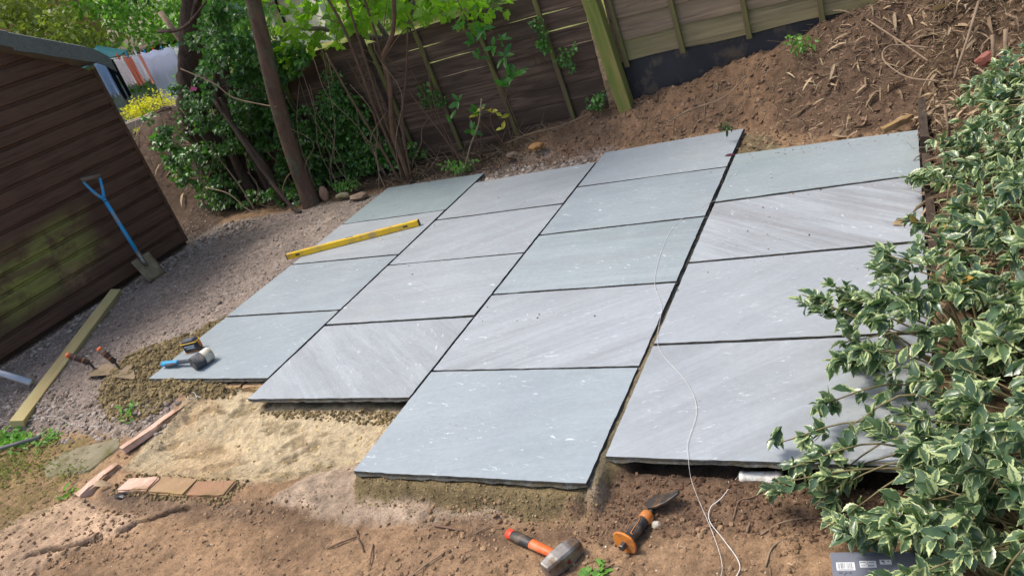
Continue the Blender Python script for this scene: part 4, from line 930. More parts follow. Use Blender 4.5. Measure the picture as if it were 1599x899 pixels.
string([gp(-1.25, -.28, .02), gp(-.85, -.33, .02), gp(-.55, -.27, .02), gp(-.30, -.31, .015), gp(-.02, -.29, .015), gp(.05, -.22, .01), gp(.2, -.2, .01)], 'thin white builder string crossing the gravel by the end of the pale timber', .0008)
string([(.40, -.10, -.035), (.43, -.075, -.03), (.47, -.10, -.045), (.44, -.12, -.03), (.41, -.09, -.035), (.45, -.085, -.045), (.49, -.09, -.05)], 'knotted scrap of string at the end of the pink edging board', .0013)

# ------------------------------------------------------------------ leaf templates
def leaf_t(outline, curve=.12, fold=.12, ncut=0):
    """outline: right half (x along leaf, half width); mirrored"""
    V = []; E = []; F = []; mid = []
    xs = [p[0] for p in outline]
    for x, w_ in outline:
        z = -curve * x * x
        V.append((x, 0, z - fold * .0)); E.append(0.0)
        V.append((x + 0, w_, z + fold * w_)); E.append(1.0); V.append((x, -w_, z + fold * w_)); E.append(1.0)
    for i in range(len(outline) - 1):
        a = 3 * i; b = a + 3
        F.append((a, b, b + 1, a + 1)); F.append((a, a + 2, b + 2, b))
    return np.array(V), F, np.array(E)
HOLLY = [leaf_t([(0, .01), (.12, .09), (.23, .205), (.27, .185), (.41, .262), (.45, .228), (.60, .245), (.64, .195), (.79, .155), (.83, .10), (1.0, .003)], c, f) for c, f in ((.25, .35), (.1, .2), (.4, .5), (.15, .6))]
OVATE = [leaf_t([(0, .01), (.15, .13), (.35, .23), (.55, .24), (.75, .17), (.9, .08), (1, .005)], c, f) for c, f in ((.25, .3), (.1, .15), (.45, .4))]
LAUR = [leaf_t([(0, .015), (.1, .1), (.3, .19), (.55, .21), (.8, .14), (.93, .06), (1, .004)], c, f) for c, f in ((.35, .3), (.15, .15))]
IVY = [leaf_t([(0, .02), (.02, .28), (.14, .50), (.30, .30), (.42, .44), (.55, .24), (.75, .13), (1, .005)], c, f) for c, f in ((.15, .2), (.3, .3))]
MAPLE = [leaf_t([(0, .02), (-.05, .35), (.15, .62), (.28, .36), (.45, .55), (.60, .60), (.60, .26), (.78, .24), (1, .01)], c, f) for c, f in ((.2, .1), (.35, .2))]
SMALL = [leaf_t([(0, .02), (.4, .28), (1, .01)], .2, .2), leaf_t([(0, .02), (.5, .35), (1, .01)], .1, .1)]
BLADE = [leaf_t([(0, .06), (.5, .05), (1, .005)], .5, .3)]
def dirmats(D, U=None, roll=.5):
    """rotation matrices with local X along D and local Z near up"""
    D = D / np.linalg.norm(D, axis=1, keepdims=True); n = len(D)
    U = np.tile([0, 0, 1.], (n, 1)) if U is None else U
    U = U + rng.normal(0, roll, (n, 3)); Y_ = np.cross(U, D); Y_ /= np.linalg.norm(Y_, axis=1, keepdims=True) + 1e-9; Z_ = np.cross(D, Y_)
    return np.stack([D, Y_, Z_], 2)
CAM = np.array(CAMP)
def foliage(parent, tmpl, pos, rot, scl, mat, nparts, name='leaf', stuff='foliage', maxrnd=1.0):
    """nearest nparts leaves become parts sharing mesh data, the rest one stuff part"""
    pos = np.asarray(pos); n = len(pos); order = np.argsort(np.linalg.norm(pos - CAM, axis=1) / scl); pl = np.array(parent.matrix_world.translation)
    near, far = order[:nparts], order[nparts:]
    if len(near):
        meshes = []
        for ti, tm in enumerate(tmpl):
            for q in range(4 if len(tmpl) > 2 else 6):
                me = mesh(name, tm[0], tm[1], True); rv = ((q * len(tmpl) + ti + .5) / (len(tmpl) * (4 if len(tmpl) > 2 else 6))) * maxrnd * .98
                a = me.attributes.new('rnd', 'FLOAT', 'POINT'); a.data.foreach_set('value', np.full(len(tm[0]), rv, np.float32))
                a = me.attributes.new('edge', 'FLOAT', 'POINT'); a.data.foreach_set('value', tm[2].astype(np.float32)); me.materials.append(mat); meshes.append(me)
        for i in near:
            o = bpy.data.objects.new(name, meshes[int(rng.integers(len(meshes)))]); C.objects.link(o); o.parent = parent
            mm = np.eye(4); mm[:3, :3] = rot[i] * scl[i]; mm[:3, 3] = pos[i] - pl; o.matrix_basis = Matrix(mm.tolist())
    if len(far):
        o = merge(stuff, tmpl, pos[far] - pl, rot[far], scl[far], mat, parent, smooth=True, rnd=rng.random(len(far)) * maxrnd)
        if nparts: o['kind'] = 'stuff'
bpy.context.view_layer.update()

def whorls(tips, dirs, k=(5, 9), spread=1.0, size=(.04, .065), off=.0):
    P = []; D = []; S = []
    for t_, d in zip(tips, dirs):
        d = d / np.linalg.norm(d); a = np.cross(d, [0.3, .2, 1]); a /= np.linalg.norm(a); b = np.cross(d, a); m = int(rng.integers(*k)); ph = rng.random() * 6.28
        for i in range(m):
            an = ph + i * 2.4; f = rng.uniform(.2, spread); back = rng.random() * .045
            dd = d * (1 - f * .75) + (a * math.cos(an) + b * math.sin(an)) * f; dd[2] -= .18
            P.append(t_ - d * back); D.append(dd); S.append(rng.uniform(*size))
    return np.array(P), np.array(D), np.array(S)
# ------------------------------------------------------------------ variegated shrub on the right
shrub = empty('variegated_shrub', (4.0, -.1, .1)); tag(shrub, 'large shrub with spiny green and cream variegated leaves at right', 'shrub'); bpy.context.view_layer.update()
ELL = [((4.08, -.42, .02), (.47, .50, .50), 300), ((4.22, .25, .15), (.46, .65, .42), 270), ((4.28, 1.10, .26), (.44, .70, .32), 230), ((4.12, 1.50, .30), (.22, .36, .18), 60), ((3.97, .78, .18), (.22, .42, .22), 90), ((3.72, -.42, -.02), (.30, .26, .24), 70), ((3.72, .02, .10), (.26, .28, .30), 90), ((3.86, -.75, .02), (.30, .24, .34), 110)]
tips = []; dirs = []; BR = []
for c_, r_, n_ in ELL:
    c_ = np.array(c_); r_ = np.array(r_)
    for i in range(n_):
        v = rng.normal(size=3); v /= np.linalg.norm(v); v[2] = abs(v[2]) * (1 if rng.random() < .75 else -.4)
        if rng.random() < .35 and v[1] > 0: v[1] *= -1
        rad = rng.uniform(.55, 1.08) ** .6
        t_ = c_ + v * r_ * rad
        if t_[2] < -.06: t_[2] = -.06 + rng.random() * .1
        tips.append(t_); dirs.append(v * [1, 1, .5] + rng.normal(0, .35, 3) + [0, 0, .15])
        if i % 3 == 0:
            root = c_ * [1, 1, 0] + [rng.normal(.05, .06), rng.normal(0, .08), gz(c_[0], c_[1])]; root[0] = max(root[0], 3.85); mid = (root + t_) / 2 + [0, 0, .08] + rng.normal(0, .03, 3)
            BR.append((smoothpts([root, mid, t_], 4), [.005, .0015]))
# feature twigs reaching out over the slabs and soil
for (tp, rt_) in [((3.36, .13, .22), (3.75, .0, .0)), ((3.39, .16, .17), (3.75, .0, .0)), ((3.46, .12, .25), (3.8, .1, .0)), ((3.30, -.54, .03), (3.8, -.45, .0)), ((3.36, -.49, .05), (3.8, -.45, .0)), ((3.33, -.40, .06), (3.8, -.35, .05)), ((3.41, -.30, .10), (3.8, -.2, .05)), ((3.44, -.12, .14), (3.8, 0, .05)), ((3.48, .10, .22), (3.8, .1, .05)), ((3.56, .42, .17), (3.9, .3, .05)), ((3.63, .78, .13), (3.95, .7, .05)), ((3.71, 1.15, .14), (4.0, 1.1, .1)), ((3.66, 1.23, .11), (4.0, 1.1, .1)), ((3.88, 1.62, .26), (4.2, 1.5, .2)), ((3.93, 1.75, .27), (4.25, 1.5, .2)), ((3.97, 1.45, .32), (4.2, 1.4, .2)), ((3.44, -.64, .02), (3.85, -.6, .0)), ((3.50, -.70, .06), (3.9, -.6, .0)), ((3.72, -.80, .10), (3.9, -.6, .0)), ((3.62, -.72, .13), (3.9, -.6, .0)), ((3.78, 1.35, .2), (4.1, 1.3, .2)), ((3.74, .95, .2), (4.1, .9, .2)), ((3.60, .25, .28), (3.9, .2, .05)), ((3.58, -.02, .28), (3.9, .0, .05)), ((3.55, -.25, .26), (3.9, -.2, .05))]:
    tp = np.array(tp, float); rt_ = np.array(rt_, float); mid = (tp + rt_) / 2 + [rng.normal(0, .03), rng.normal(0, .03), rng.uniform(.01, .08)]
    BR.append((smoothpts([rt_, mid, tp], 5), [.004, .0018]))
    dd = tp - mid
    for q in range(4):
        f = q * .14; p_ = tp * (1 - f) + mid * f + rng.normal(0, .012, 3); tips.append(p_); dirs.append(dd + rng.normal(0, .08, 3) + [0, 0, .05])
P, D, S = whorls(tips, dirs, (8, 13), 1.0, (.026, .058))
keep = (P[:, 2] > -.11) & (np.linalg.norm(P - CAM, axis=1) > .75); P, D, S = P[keep], D[keep], S[keep]
foliage(shrub, HOLLY, P, dirmats(D, roll=.35), S, M['holly'], 300)
pl = Vector(shrub.location); joined_tubes('branch', [([Vector(p) - pl for p in Pp], r_) for Pp, r_ in BR], M['greenstem'], shrub, 5)
SHN = len(P)

# ------------------------------------------------------------------ trees and climbing plants at the back left
def trunk_tree(name, label, cat, P, r, mat, wob=.05, sides=12, crown=None, branches=(), partname='trunk', grp=None):
    e = empty(name, tuple(P[0])); tag(e, label, cat, grp); b = Vector(P[0])
    tube(partname, [Vector(p) - b for p in P], r, mat, e, sides, wob, smooth_n=5)
    for Q, rr in branches: tube('branch', [Vector(p) - b for p in Q], rr, mat, e, 7, wob, smooth_n=4)
    bpy.context.view_layer.update(); return e
def blob_leaves(c_, r_, n, size, shell=.5, down=.3):
    v = rng.normal(size=(n, 3)); v /= np.linalg.norm(v, axis=1, keepdims=True); rad = (shell + (1 - shell) * rng.random(n)) ** .7
    q = np.array(c_) + v * np.array(r_) * rad[:, None]
    return q, v + rng.normal(0, .6, (n, 3)) - [0, 0, down], rng.uniform(size[0], size[1], n)
def clumps(c_, r_, nc, per, cr, size):
    P = []; D = []; S = []
    for i in range(nc):
        v = rng.normal(size=3); v /= np.linalg.norm(v); q = np.array(c_) + v * np.array(r_) * rng.uniform(.35, 1.0)
        a, b, s_ = blob_leaves(q, np.array([1, 1, .7]) * cr * rng.uniform(.6, 1.3), per, size, .2); P.append(a); D.append(b); S.append(s_)
    return np.concatenate(P), np.concatenate(D), np.concatenate(S)
def crown(e, tmpl, PDS, mat, name='crown', roll=.6):
    P, D, S = PDS; pl = np.array(e.matrix_world.translation); return merge(name, tmpl, P - pl, dirmats(D, roll=roll), S, mat, e, smooth=True)

t1 = trunk_tree('slim_tree', 'slim smooth brown tree trunk rising at the far left corner of the gravel', 'tree', [(-.812, 2.48, -.05), (-.80, 2.48, .12), (-.765, 2.48, .46), (-.68, 2.48, .90), (-.575, 2.48, 1.286), (-.49, 2.48, 1.6), (-.35, 2.5, 2.2), (-.2, 2.55, 3.0)], [.088, .072, .066, .062, .058, .055, .05, .035], M['bark'], .02, 16,
    branches=[([(-.49, 2.48, 1.6), (-.9, 2.4, 1.95), (-1.4, 2.2, 2.4)], [.03, .015]), ([(-.42, 2.49, 1.9), (.1, 2.5, 2.3), (.8, 2.5, 2.6)], [.03, .012]), ([(-.3, 2.52, 2.5), (-.4, 2.0, 2.9), (-.3, 1.5, 3.1)], [.025, .01]), ([(-.3, 2.52, 2.5), (.5, 2.9, 2.9), (1.4, 3.0, 3.0)], [.025, .01])])
crown(t1, OVATE, clumps((-.2, 2.6, 2.8), (1.5, 1.0, .75), 60, 60, .28, (.05, .09)), M['bgB'])
# ivy-clad old tree
ivt = trunk_tree('ivy_clad_tree', 'gnarled old tree smothered in ivy between the shed and the slim trunk', 'tree', [(-2.15, 2.85, -.05), (-2.12, 2.85, .25), (-2.05, 2.85, .55), (-2.1, 2.85, .80), (-1.98, 2.85, 1.05), (-1.82, 2.85, 1.3), (-1.62, 2.85, 1.55), (-1.45, 2.9, 1.9), (-1.3, 2.9, 2.6)], [.20, .15, .13, .15, .12, .10, .09, .08, .05], M['bark2'], .13, 14,
    branches=[([(-1.75, 2.8, 0), (-1.78, 2.8, .4), (-1.7, 2.8, .8), (-1.5, 2.8, 1.2)], [.06, .05, .04, .03]), ([(-1.45, 2.75, -.02), (-1.5, 2.75, .4), (-1.42, 2.75, .9), (-1.3, 2.75, 1.3)], [.045, .035, .03]), ([(-1.62, 2.85, 1.55), (-1.2, 2.7, 1.75), (-.8, 2.6, 1.7), (-.3, 2.6, 1.62)], [.03, .02, .012]), ([(-1.7, 2.6, 1.62), (-1.3, 2.5, 1.58), (-.95, 2.5, 1.70)], [.018, .014, .008]), ([(-1.2, 2.55, .0), (-1.2, 2.55, .35), (-1.32, 2.55, .7), (-1.28, 2.5, 1.0)], [.02, .03, .026, .015])])
crown(ivt, OVATE, clumps((-1.8, 3.0, 2.6), (1.3, .9, .75), 60, 60, .26, (.05, .09)), M['bgD'])
def ivy_parts():
    Ps = []; Ds = []; Ss = []
    def add(a): Ps.append(a[0]); Ds.append(a[1]); Ss.append(a[2])
    add(clumps((-2.05, 2.66, .40), (.30, .10, .45), 34, 24, .09, (.03, .05))); add(clumps((-2.45, 2.72, .55), (.14, .08, .45), 26, 20, .08, (.03, .055)))
    add(clumps((-1.12, 2.66, 1.42), (.42, .12, .25), 34, 30, .10, (.03, .055))); add(clumps((-1.9, 2.7, 1.15), (.10, .08, .06), 4, 12, .06, (.03, .05)))
    return [np.concatenate(x) for x in (Ps, Ds, Ss)]
P, D, S = ivy_parts(); pl = np.array(ivt.matrix_world.translation)
D = D * .5 + np.array([.35, -.7, -.25])
o = merge('ivy', IVY, P - pl, dirmats(D, np.tile([.4, -.8, .4], (len(D), 1)), roll=.4), S, M['ivy'], ivt, smooth=True, rnd=rng.random(len(P)) ** 2.4)
# ivy and bramble thicket against the left fence
th = empty('ivy_thicket', (-.9, 2.75, 0)); tag(th, 'dark tangle of ivy covering the left fence between the tree trunks', 'ivy'); bpy.context.view_layer.update()
A_ = [clumps((-1.15, 2.80, .55), (.55, .08, .55), 110, 34, .09, (.026, .046)), clumps((-.45, 2.82, .45), (.34, .06, .50), 110, 34, .08, (.022, .040)), clumps((-1.5, 2.6, .9), (.5, .12, .4), 50, 26, .08, (.024, .042)), clumps((-1.2, 2.6, .08), (.6, .12, .08), 22, 22, .07, (.025, .05)), clumps((-.1, 2.82, .15), (.3, .07, .14), 20, 26, .06, (.02, .04)), clumps((-.9, 2.75, 1.12), (.5, .1, .16), 44, 30, .09, (.03, .055))]
P, D, S = [np.concatenate([a[i] for a in A_]) for i in range(3)]
P[:, 1] = np.minimum(P[:, 1], 2.885); P[:, 2] = np.maximum(P[:, 2], .01)
D = D * .5 + np.array([.35, -.7, -.25]); pl = np.array(th.matrix_world.translation)
o = merge('foliage', IVY, P - pl, dirmats(D, np.tile([.4, -.8, .4], (len(D), 1)), roll=.4), S, M['ivy'], th, smooth=True, rnd=rng.random(len(P)) ** 3.2)
vines = []
for i in range(30):
    x = rng.uniform(-2.3, .2); y = rng.uniform(2.5, 2.85); h = rng.uniform(.3, 1.5); p = [np.array([x, y, gz(x, y)])]
    for q in range(4): p.append(p[-1] + [rng.normal(.03, .09), rng.normal(0, .04), h / 4])
    vines.append(([Vector(v - pl) for v in smoothpts(p, 4)], [rng.uniform(.003, .008), .002]))
joined_tubes('vine', vines, M['vine'], th, 5)
# individual pale vines in front
for P_, r_, lab in [([(-1.55, 2.5, 1.3), (-1.25, 2.48, 1.12), (-1.1, 2.46, .98), (-.85, 2.45, .88), (-.66, 2.42, .83)], [.006, .006, .005], 'pale vine swinging from the ivy tree across to the slim trunk'), ([(-1.9, 2.45, .30), (-1.6, 2.4, .22), (-1.45, 2.38, .06), (-1.35, 2.4, .0)], [.006, .005], 'pale arching vine low down between the shed and the slim trunk'), ([(-.95, 2.38, -.02), (-.98, 2.4, .15), (-.9, 2.42, .25), (-.8, 2.40, .3)], [.006, .004], 'short pale looped vine at the foot of the slim trunk'), ([(-1.9, 2.6, 1.0), (-1.75, 2.58, .6), (-1.6, 2.55, .25), (-1.5, 2.5, .0)], [.006, .008], 'long pale vine hanging down the ivy tree'), ([(-1.30, 2.45, 1.0), (-1.16, 2.42, .60), (-1.05, 2.4, .25), (-.90, 2.35, .02), (-.80, 2.32, -.02)], [.014, .02, .017, .012], 'thick hairy ivy stem curving down to the gravel')]:
    o = tube('vine', P_, r_, M['vine'] if 'hairy' not in lab else M['bark2'], None, 7, .12, smooth_n=6); tag(o, lab, 'vine')
o = prism('flower', [(0, 0), (.05, .01), (.06, .035), (.03, .03), (.01, .045)], 0, .003, M['pink']); o.matrix_world = frame((-1.50, 2.44, 1.12), (-1.42, 2.48, 1.08), (.3, -1, .2)); tag(o, 'small bright pink flower caught in the ivy by the old tree', 'flower')
# multi-stemmed shrub
hz = empty('multi_stem_shrub', (.12, 2.62, 0)); tag(hz, 'many-stemmed brown bush in front of the left fence panel', 'bush'); bpy.context.view_layer.update(); b0 = Vector((.12, 2.62, 0))
STM = [([(.16, 2.6, 0), (.17, 2.6, .3), (.19, 2.6, .45), (.33, 2.6, .8), (.34, 2.6, .95), (.50, 2.6, 1.1), (.62, 2.6, 1.35), (.7, 2.6, 1.7)], [.022, .019, .017, .015]),
 ([(.11, 2.62, .0), (.085, 2.62, .55), (.09, 2.62, .95), (.085, 2.62, 1.25), (.0, 2.62, 1.7)], [.014, .011, .010]), ([(.12, 2.64, .0), (.12, 2.64, .45), (.15, 2.64, .9), (.18, 2.64, 1.25), (.2, 2.64, 1.6)], [.013, .010, .009]),
 ([(.14, 2.66, .0), (.18, 2.68, .5), (.27, 2.7, 1.0), (.3, 2.7, 1.4)], [.012, .009]), ([(.18, 2.6, .0), (.28, 2.62, .45), (.46, 2.64, .8), (.6, 2.65, 1.1)], [.010, .007]), ([(.08, 2.58, 0), (.05, 2.56, .3), (-.03, 2.55, .7), (-.1, 2.55, 1.1)], [.011, .008])]
for P_, r_ in STM: tube('stem', [Vector(p) - b0 for p in P_], r_, M['stem'], hz, 8, .05, smooth_n=5)
tw = []
for i in range(14):
    s_ = STM[int(rng.integers(len(STM)))][0]; k = int(rng.integers(1, len(s_))); p = np.array(s_[k]); d = rng.normal(0, .15, 3) + [0, -.02, .12]
    tw.append(([Vector(v) - b0 for v in smoothpts([p, p + d * .6 + rng.normal(0, .02, 3), p + d * 1.6], 3)], [.004, .0015]))
joined_tubes('twig', tw, M['stem'], hz, 4)
# overhanging bright leaves above the fence
sy = empty('sycamore_sapling', (.2, 3.15, .1)); tag(sy, 'young sycamore with bright lobed leaves hanging over the top of the left fence', 'tree'); bpy.context.view_layer.update(); b0 = Vector((.2, 3.15, .1))
for P_ in ([(.2, 3.15, .0), (.15, 3.1, .8), (.0, 3.0, 1.5), (-.1, 2.9, 2.0)], [(.2, 3.1, .9), (.6, 2.95, 1.3), (1.1, 2.85, 1.5)], [(.1, 3.1, 1.0), (-.4, 2.95, 1.25), (-.8, 2.8, 1.35)], [(.0, 3.0, 1.4), (.4, 2.7, 1.5), (.8, 2.6, 1.4)]): tube('trunk' if P_[0][2] == 0 else 'branch', [Vector(p) - b0 for p in P_], [.03, .01], M['stemgrey'], sy, 8, .05, smooth_n=4)
A_ = [blob_leaves((-.45, 2.85, 1.28), (.38, .18, .20), 85, (.06, .10), .2), blob_leaves((.15, 2.85, 1.28), (.35, .2, .17), 85, (.06, .10), .2), blob_leaves((.75, 2.85, 1.20), (.38, .2, .14), 85, (.055, .09), .2), blob_leaves((1.1, 2.8, 1.06), (.25, .15, .10), 36, (.05, .08), .2), blob_leaves((-.62, 2.75, 1.12), (.14, .1, .1), 24, (.05, .07), .2), blob_leaves((.2, 2.9, 1.65), (1.1, .4, .25), 150, (.06, .10), .2)]
P, D, S = [np.concatenate([a[i] for a in A_]) for i in range(3)]
foliage(sy, MAPLE, P, dirmats(D, roll=.7), S, M['maple'], 260)
# laurel saplings
def sapling(name, label, stems, tipsz, mat, size, np_, tm, k=(4, 7)):
    b = Vector(stems[0][0]); e = empty(name, tuple(b)); tag(e, label, 'plant', 'young laurel plants growing against the fence'); bpy.context.view_layer.update()
    for P_ in stems: tube('stem', [Vector(p) - b for p in P_], [.007, .003], M['stem'], e, 6, .05, smooth_n=4)
    P, D, S = whorls([np.array(t_[:3]) for t_ in tipsz], [np.array([.2, -.3, .6]) + rng.normal(0, .2, 3) for _ in tipsz], k, 1.1, size)
    foliage(e, tm, P, dirmats(D, np.tile([.3, -.6, .7], (len(D), 1)), roll=.3), S, mat, np_)
sapling('laurel_plant', 'glossy laurel sapling with one yellow leaf in front of the fence, right of the bush', [[(1.065, 2.75, .08), (1.10, 2.74, .35), (1.20, 2.72, .56)]], [(1.23, 2.70, .60), (1.28, 2.70, .62), (1.18, 2.68, .57)], M['laurel'], (.09, .125), 30, LAUR, (3, 5))
sapling('laurel_plant', 'low spreading laurel with mid-green whorls beside the bush stems', [[(.80, 2.7, .05), (.82, 2.7, .3), (.80, 2.68, .50)], [(.80, 2.7, .05), (.9, 2.68, .3), (.93, 2.66, .40)]], [(.78, 2.68, .52), (.92, 2.66, .42), (.68, 2.66, .40), (.84, 2.66, .30)], M['laurel'], (.06, .095), 40, LAUR)
sapling('laurel_plant', 'tall thin laurel reaching the fence top with narrow leaves', [[(1.15, 2.78, .12), (1.10, 2.78, .6), (1.03, 2.76, .95), (1.0, 2.74, 1.2)]], [(1.02, 2.74, .90), (1.05, 2.72, .80), (1.18, 2.70, .82), (1.26, 2.72, .86), (.98, 2.7, 1.02), (1.12, 2.72, .95), (1.22, 2.74, .74)], M['laurel'], (.06, .10), 50, LAUR)
sapling('yellowing_plant', 'thin sapling with yellow-green leaves between the laurels', [[(1.05, 2.68, .08), (1.0, 2.66, .3), (1.06, 2.64, .42)], [(1.05, 2.68, .08), (.9, 2.66, .38)]], [(1.05, 2.64, .43), (1.12, 2.64, .36), (.92, 2.64, .42), (1.10, 2.62, .28)], leafmat('yellow_green_leaf', (.2, .3, .03, 1), (.45, .4, .03, 1), None, .4, .4, 1.3), (.045, .075), 20, OVATE, (2, 4))
for lab, st, rr in [('bent pale cane leaning against the fence behind the slabs', [(.72, 2.55, .03), (.80, 2.6, .18), (.92, 2.62, .33), (1.00, 2.64, .50)], [.007, .006]), ('dark thin upright twig left of the laurels', [(.62, 2.7, .04), (.56, 2.7, .5), (.62, 2.72, .9), (.58, 2.72, 1.2)], [.006, .004]), ('bare red-brown twig standing before the fence near the green batten', [(.55, 2.75, .03), (.50, 2.75, .45), (.42, 2.76, .8)], [.006, .003]), ('thin leaning twig crossing behind the laurels', [(.70, 2.6, .05), (.55, 2.62, .4), (.38, 2.66, .75), (.33, 2.66, 1.0)], [.006, .003]), ('long thin root lying on the bank below the fence post', [(1.02, 2.72, .12), (1.25, 2.72, .16), (1.5, 2.74, .17), (1.72, 2.78, .21)], [.005, .003])]:
    o = tube('twig', st, rr, M['vine'] if 'pale' in lab or 'root' in lab else M['stem'], None, 6, .05, smooth_n=5); tag(o, lab, 'twig')
# tangle of dead twigs at the fence foot
TW = []
for i in range(150):
    x = rng.uniform(.1, 1.5); y = rng.uniform(2.5, 2.85); p = np.array([x, y, gz(x, y) + .01]); d = rng.normal(0, 1, 3) * [.14, .05, .08]; d[2] = abs(d[2])
    TW.append((smoothpts([p, p + d * .5 + rng.normal(0, .015, 3), p + d], 3), [rng.uniform(.0015, .004), .001]))
o = joined_tubes('dead_twigs', TW, M['vine'], None, 4); tag(o, 'tangle of thin dead twigs along the foot of the left fence', kind='stuff')
# ivy sprays hanging on the fence battens
def spray(c_, r_, n, label, mat, size=(.02, .035), tm=IVY, power=2.0, cat='ivy'):
    e = empty('ivy_spray' if cat == 'ivy' else cat, tuple(c_)); tag(e, label, cat); bpy.context.view_layer.update()
    P, D, S = clumps(c_, r_, n, 14, .045, size); P[:, 1] = np.minimum(P[:, 1], 2.895); D = D * .5 + np.array([.35, -.7, -.25])
    merge('leaves', tm, P - np.array(c_), dirmats(D, np.tile([.4, -.8, .4], (len(D), 1)), roll=.4), S, mat, e, smooth=True, rnd=rng.random(len(P)) ** power)
    v = [([Vector((rng.normal(0, r_[0]), .01, -r_[2])), Vector((rng.normal(0, r_[0]), .0, 0)), Vector((rng.normal(0, r_[0]), .0, r_[2]))], [.002, .001]) for _ in range(5)]; joined_tubes('stem', v, M['stem'], e, 4)
spray((1.47, 2.87, .75), (.07, .02, .16), 9, 'dark ivy spray clinging to the batten left of the green post', M['ivy'])
spray((1.62, 2.87, .62), (.07, .02, .1), 6, 'dark ivy spray dangling just left of the green post', M['ivy'])
spray((1.76, 2.84, .27), (.07, .03, .06), 8, 'low dark ivy tuft at the foot of the green post', M['ivy'])
spray((.45, 2.86, .55), (.12, .02, .10), 9, 'dark ivy patch on the middle of the left fence panel', M['ivy'])
spray((.62, 2.6, .06), (.14, .06, .04), 9, 'low weeds at the far corner of the second slab column', M['weed'], (.02, .045), OVATE, 1.2, 'weeds')
spray((-.5, 2.58, .06), (.16, .05, .05), 9, 'small bright weeds behind the stones by the slim trunk', M['weed'], (.02, .04), OVATE, 1.2, 'weeds')
spray((3.12, 2.72, .40), (.07, .07, .05), 5, 'small green weed on the bank below the right hand fence panel', M['weed'], (.02, .04), OVATE, 2, 'weeds')
spray((2.72, 2.32, .09), (.04, .03, .02), 2, 'tiny green sprig by the back corner of the third slab column', M['bgD'], (.015, .03), OVATE, 1, 'weeds')

# ------------------------------------------------------------------ weeds, moss and leaves
def weedpatch(x, y, rx, ry, n, size, mat, tm, label, name='weeds', up=.7, cat='weeds', kind=None):
    q = np.column_stack([rng.normal(x, rx, n), rng.normal(y, ry, n)]); z = gza(q[:, 0], q[:, 1]) + .004 + rng.random(n) * .02 * up
    D = np.column_stack([rng.normal(0, 1, n), rng.normal(0, 1, n), np.full(n, up)]); o = merge(name, tm, np.column_stack([q, z]), dirmats(D, roll=.4), rng.uniform(size[0], size[1], n), mat, smooth=True); tag(o, label, None if kind else cat, kind=kind); return o
weedpatch(.105, -.235, .035, .02, 22, (.025, .045), M['weed'], OVATE, 'bright green weed between gravel and mortar heap')
weedpatch(-.66, -.45, .13, .05, 150, (.025, .05), M['weed'], OVATE, 'clump of green weeds at the near end of the pale timber')
weedpatch(-.40, -.40, .06, .03, 50, (.02, .035), M['weed'], OVATE, 'low green weeds on the gravel just below the pale timber')
weedpatch(.23, -.755, .035, .035, 16, (.025, .045), M['weed'], OVATE, 'small green weed by the short pink edging stone')
weedpatch(.10, -.62, .05, .03, 90, (.01, .02), M['moss'], SMALL, 'dark mossy tuft beside the old concrete flag')
weedpatch(2.868, -.792, .022, .012, 9, (.022, .040), M['weed'], MAPLE, 'fresh green leaves on the soil right of the hammer head', up=.1)
weedpatch(-.15, -.88, .28, .10, 1500, (.008, .022), M['moss'], BLADE, 'moss and short grass at lower left', 'moss', 1.2, kind='stuff')
weedpatch(-.45, -.62, .20, .07, 1000, (.008, .022), M['moss'], SMALL, 'green moss cover beside the gravel at left', 'moss', .8, kind='stuff')
def flat_leaf(x, y, z, l, rz, mat, label, tm, rnd=.5, tilt=.1):
    me = mesh('leaf', tm[0] * l, tm[1], True)
    for nm in ('rnd', 'edge'):
        a = me.attributes.new(nm, 'FLOAT', 'POINT'); a.data.foreach_set('value', np.full(len(tm[0]), rnd if nm == 'rnd' else 0, np.float32))
    o = link('fallen_leaf', me, mat); o.location = (x, y, z); o.rotation_euler = (tilt, 0, rz); tag(o, label, 'leaf')
flat_leaf(2.735, 2.085, .004, .06, R(10), M['redleaf'], 'dark red leaf on the far slab next to the wide joint', OVATE[1])
flat_leaf(3.395, -.64, -.102, .03, R(20), M['darkleaf'], 'blackened curled leaf on the soil left of the grey box', OVATE[2], tilt=.5)
flat_leaf(2.957, -.372, -.07, .04, R(60), M['weed'], 'small green leaf under the front edge of the right hand slab', MAPLE[0], tilt=.7)
flat_leaf(3.60, 1.000, .006, .09, R(15), M['dryleaf'], 'curled dry brown leaf on the slab next to the shrub', OVATE[2], tilt=.3)
flat_leaf(.41, -.70, -.06, .07, R(20), M['dryleaf'], 'pale curled dry leaf by the short pink edging stone', OVATE[2], .9, tilt=.3)
flat_leaf(3.53, .12, .004, .02, R(70), M['dryleaf'], 'tiny brown leaf on the slab beside the outstretched shrub twigs', OVATE[1])
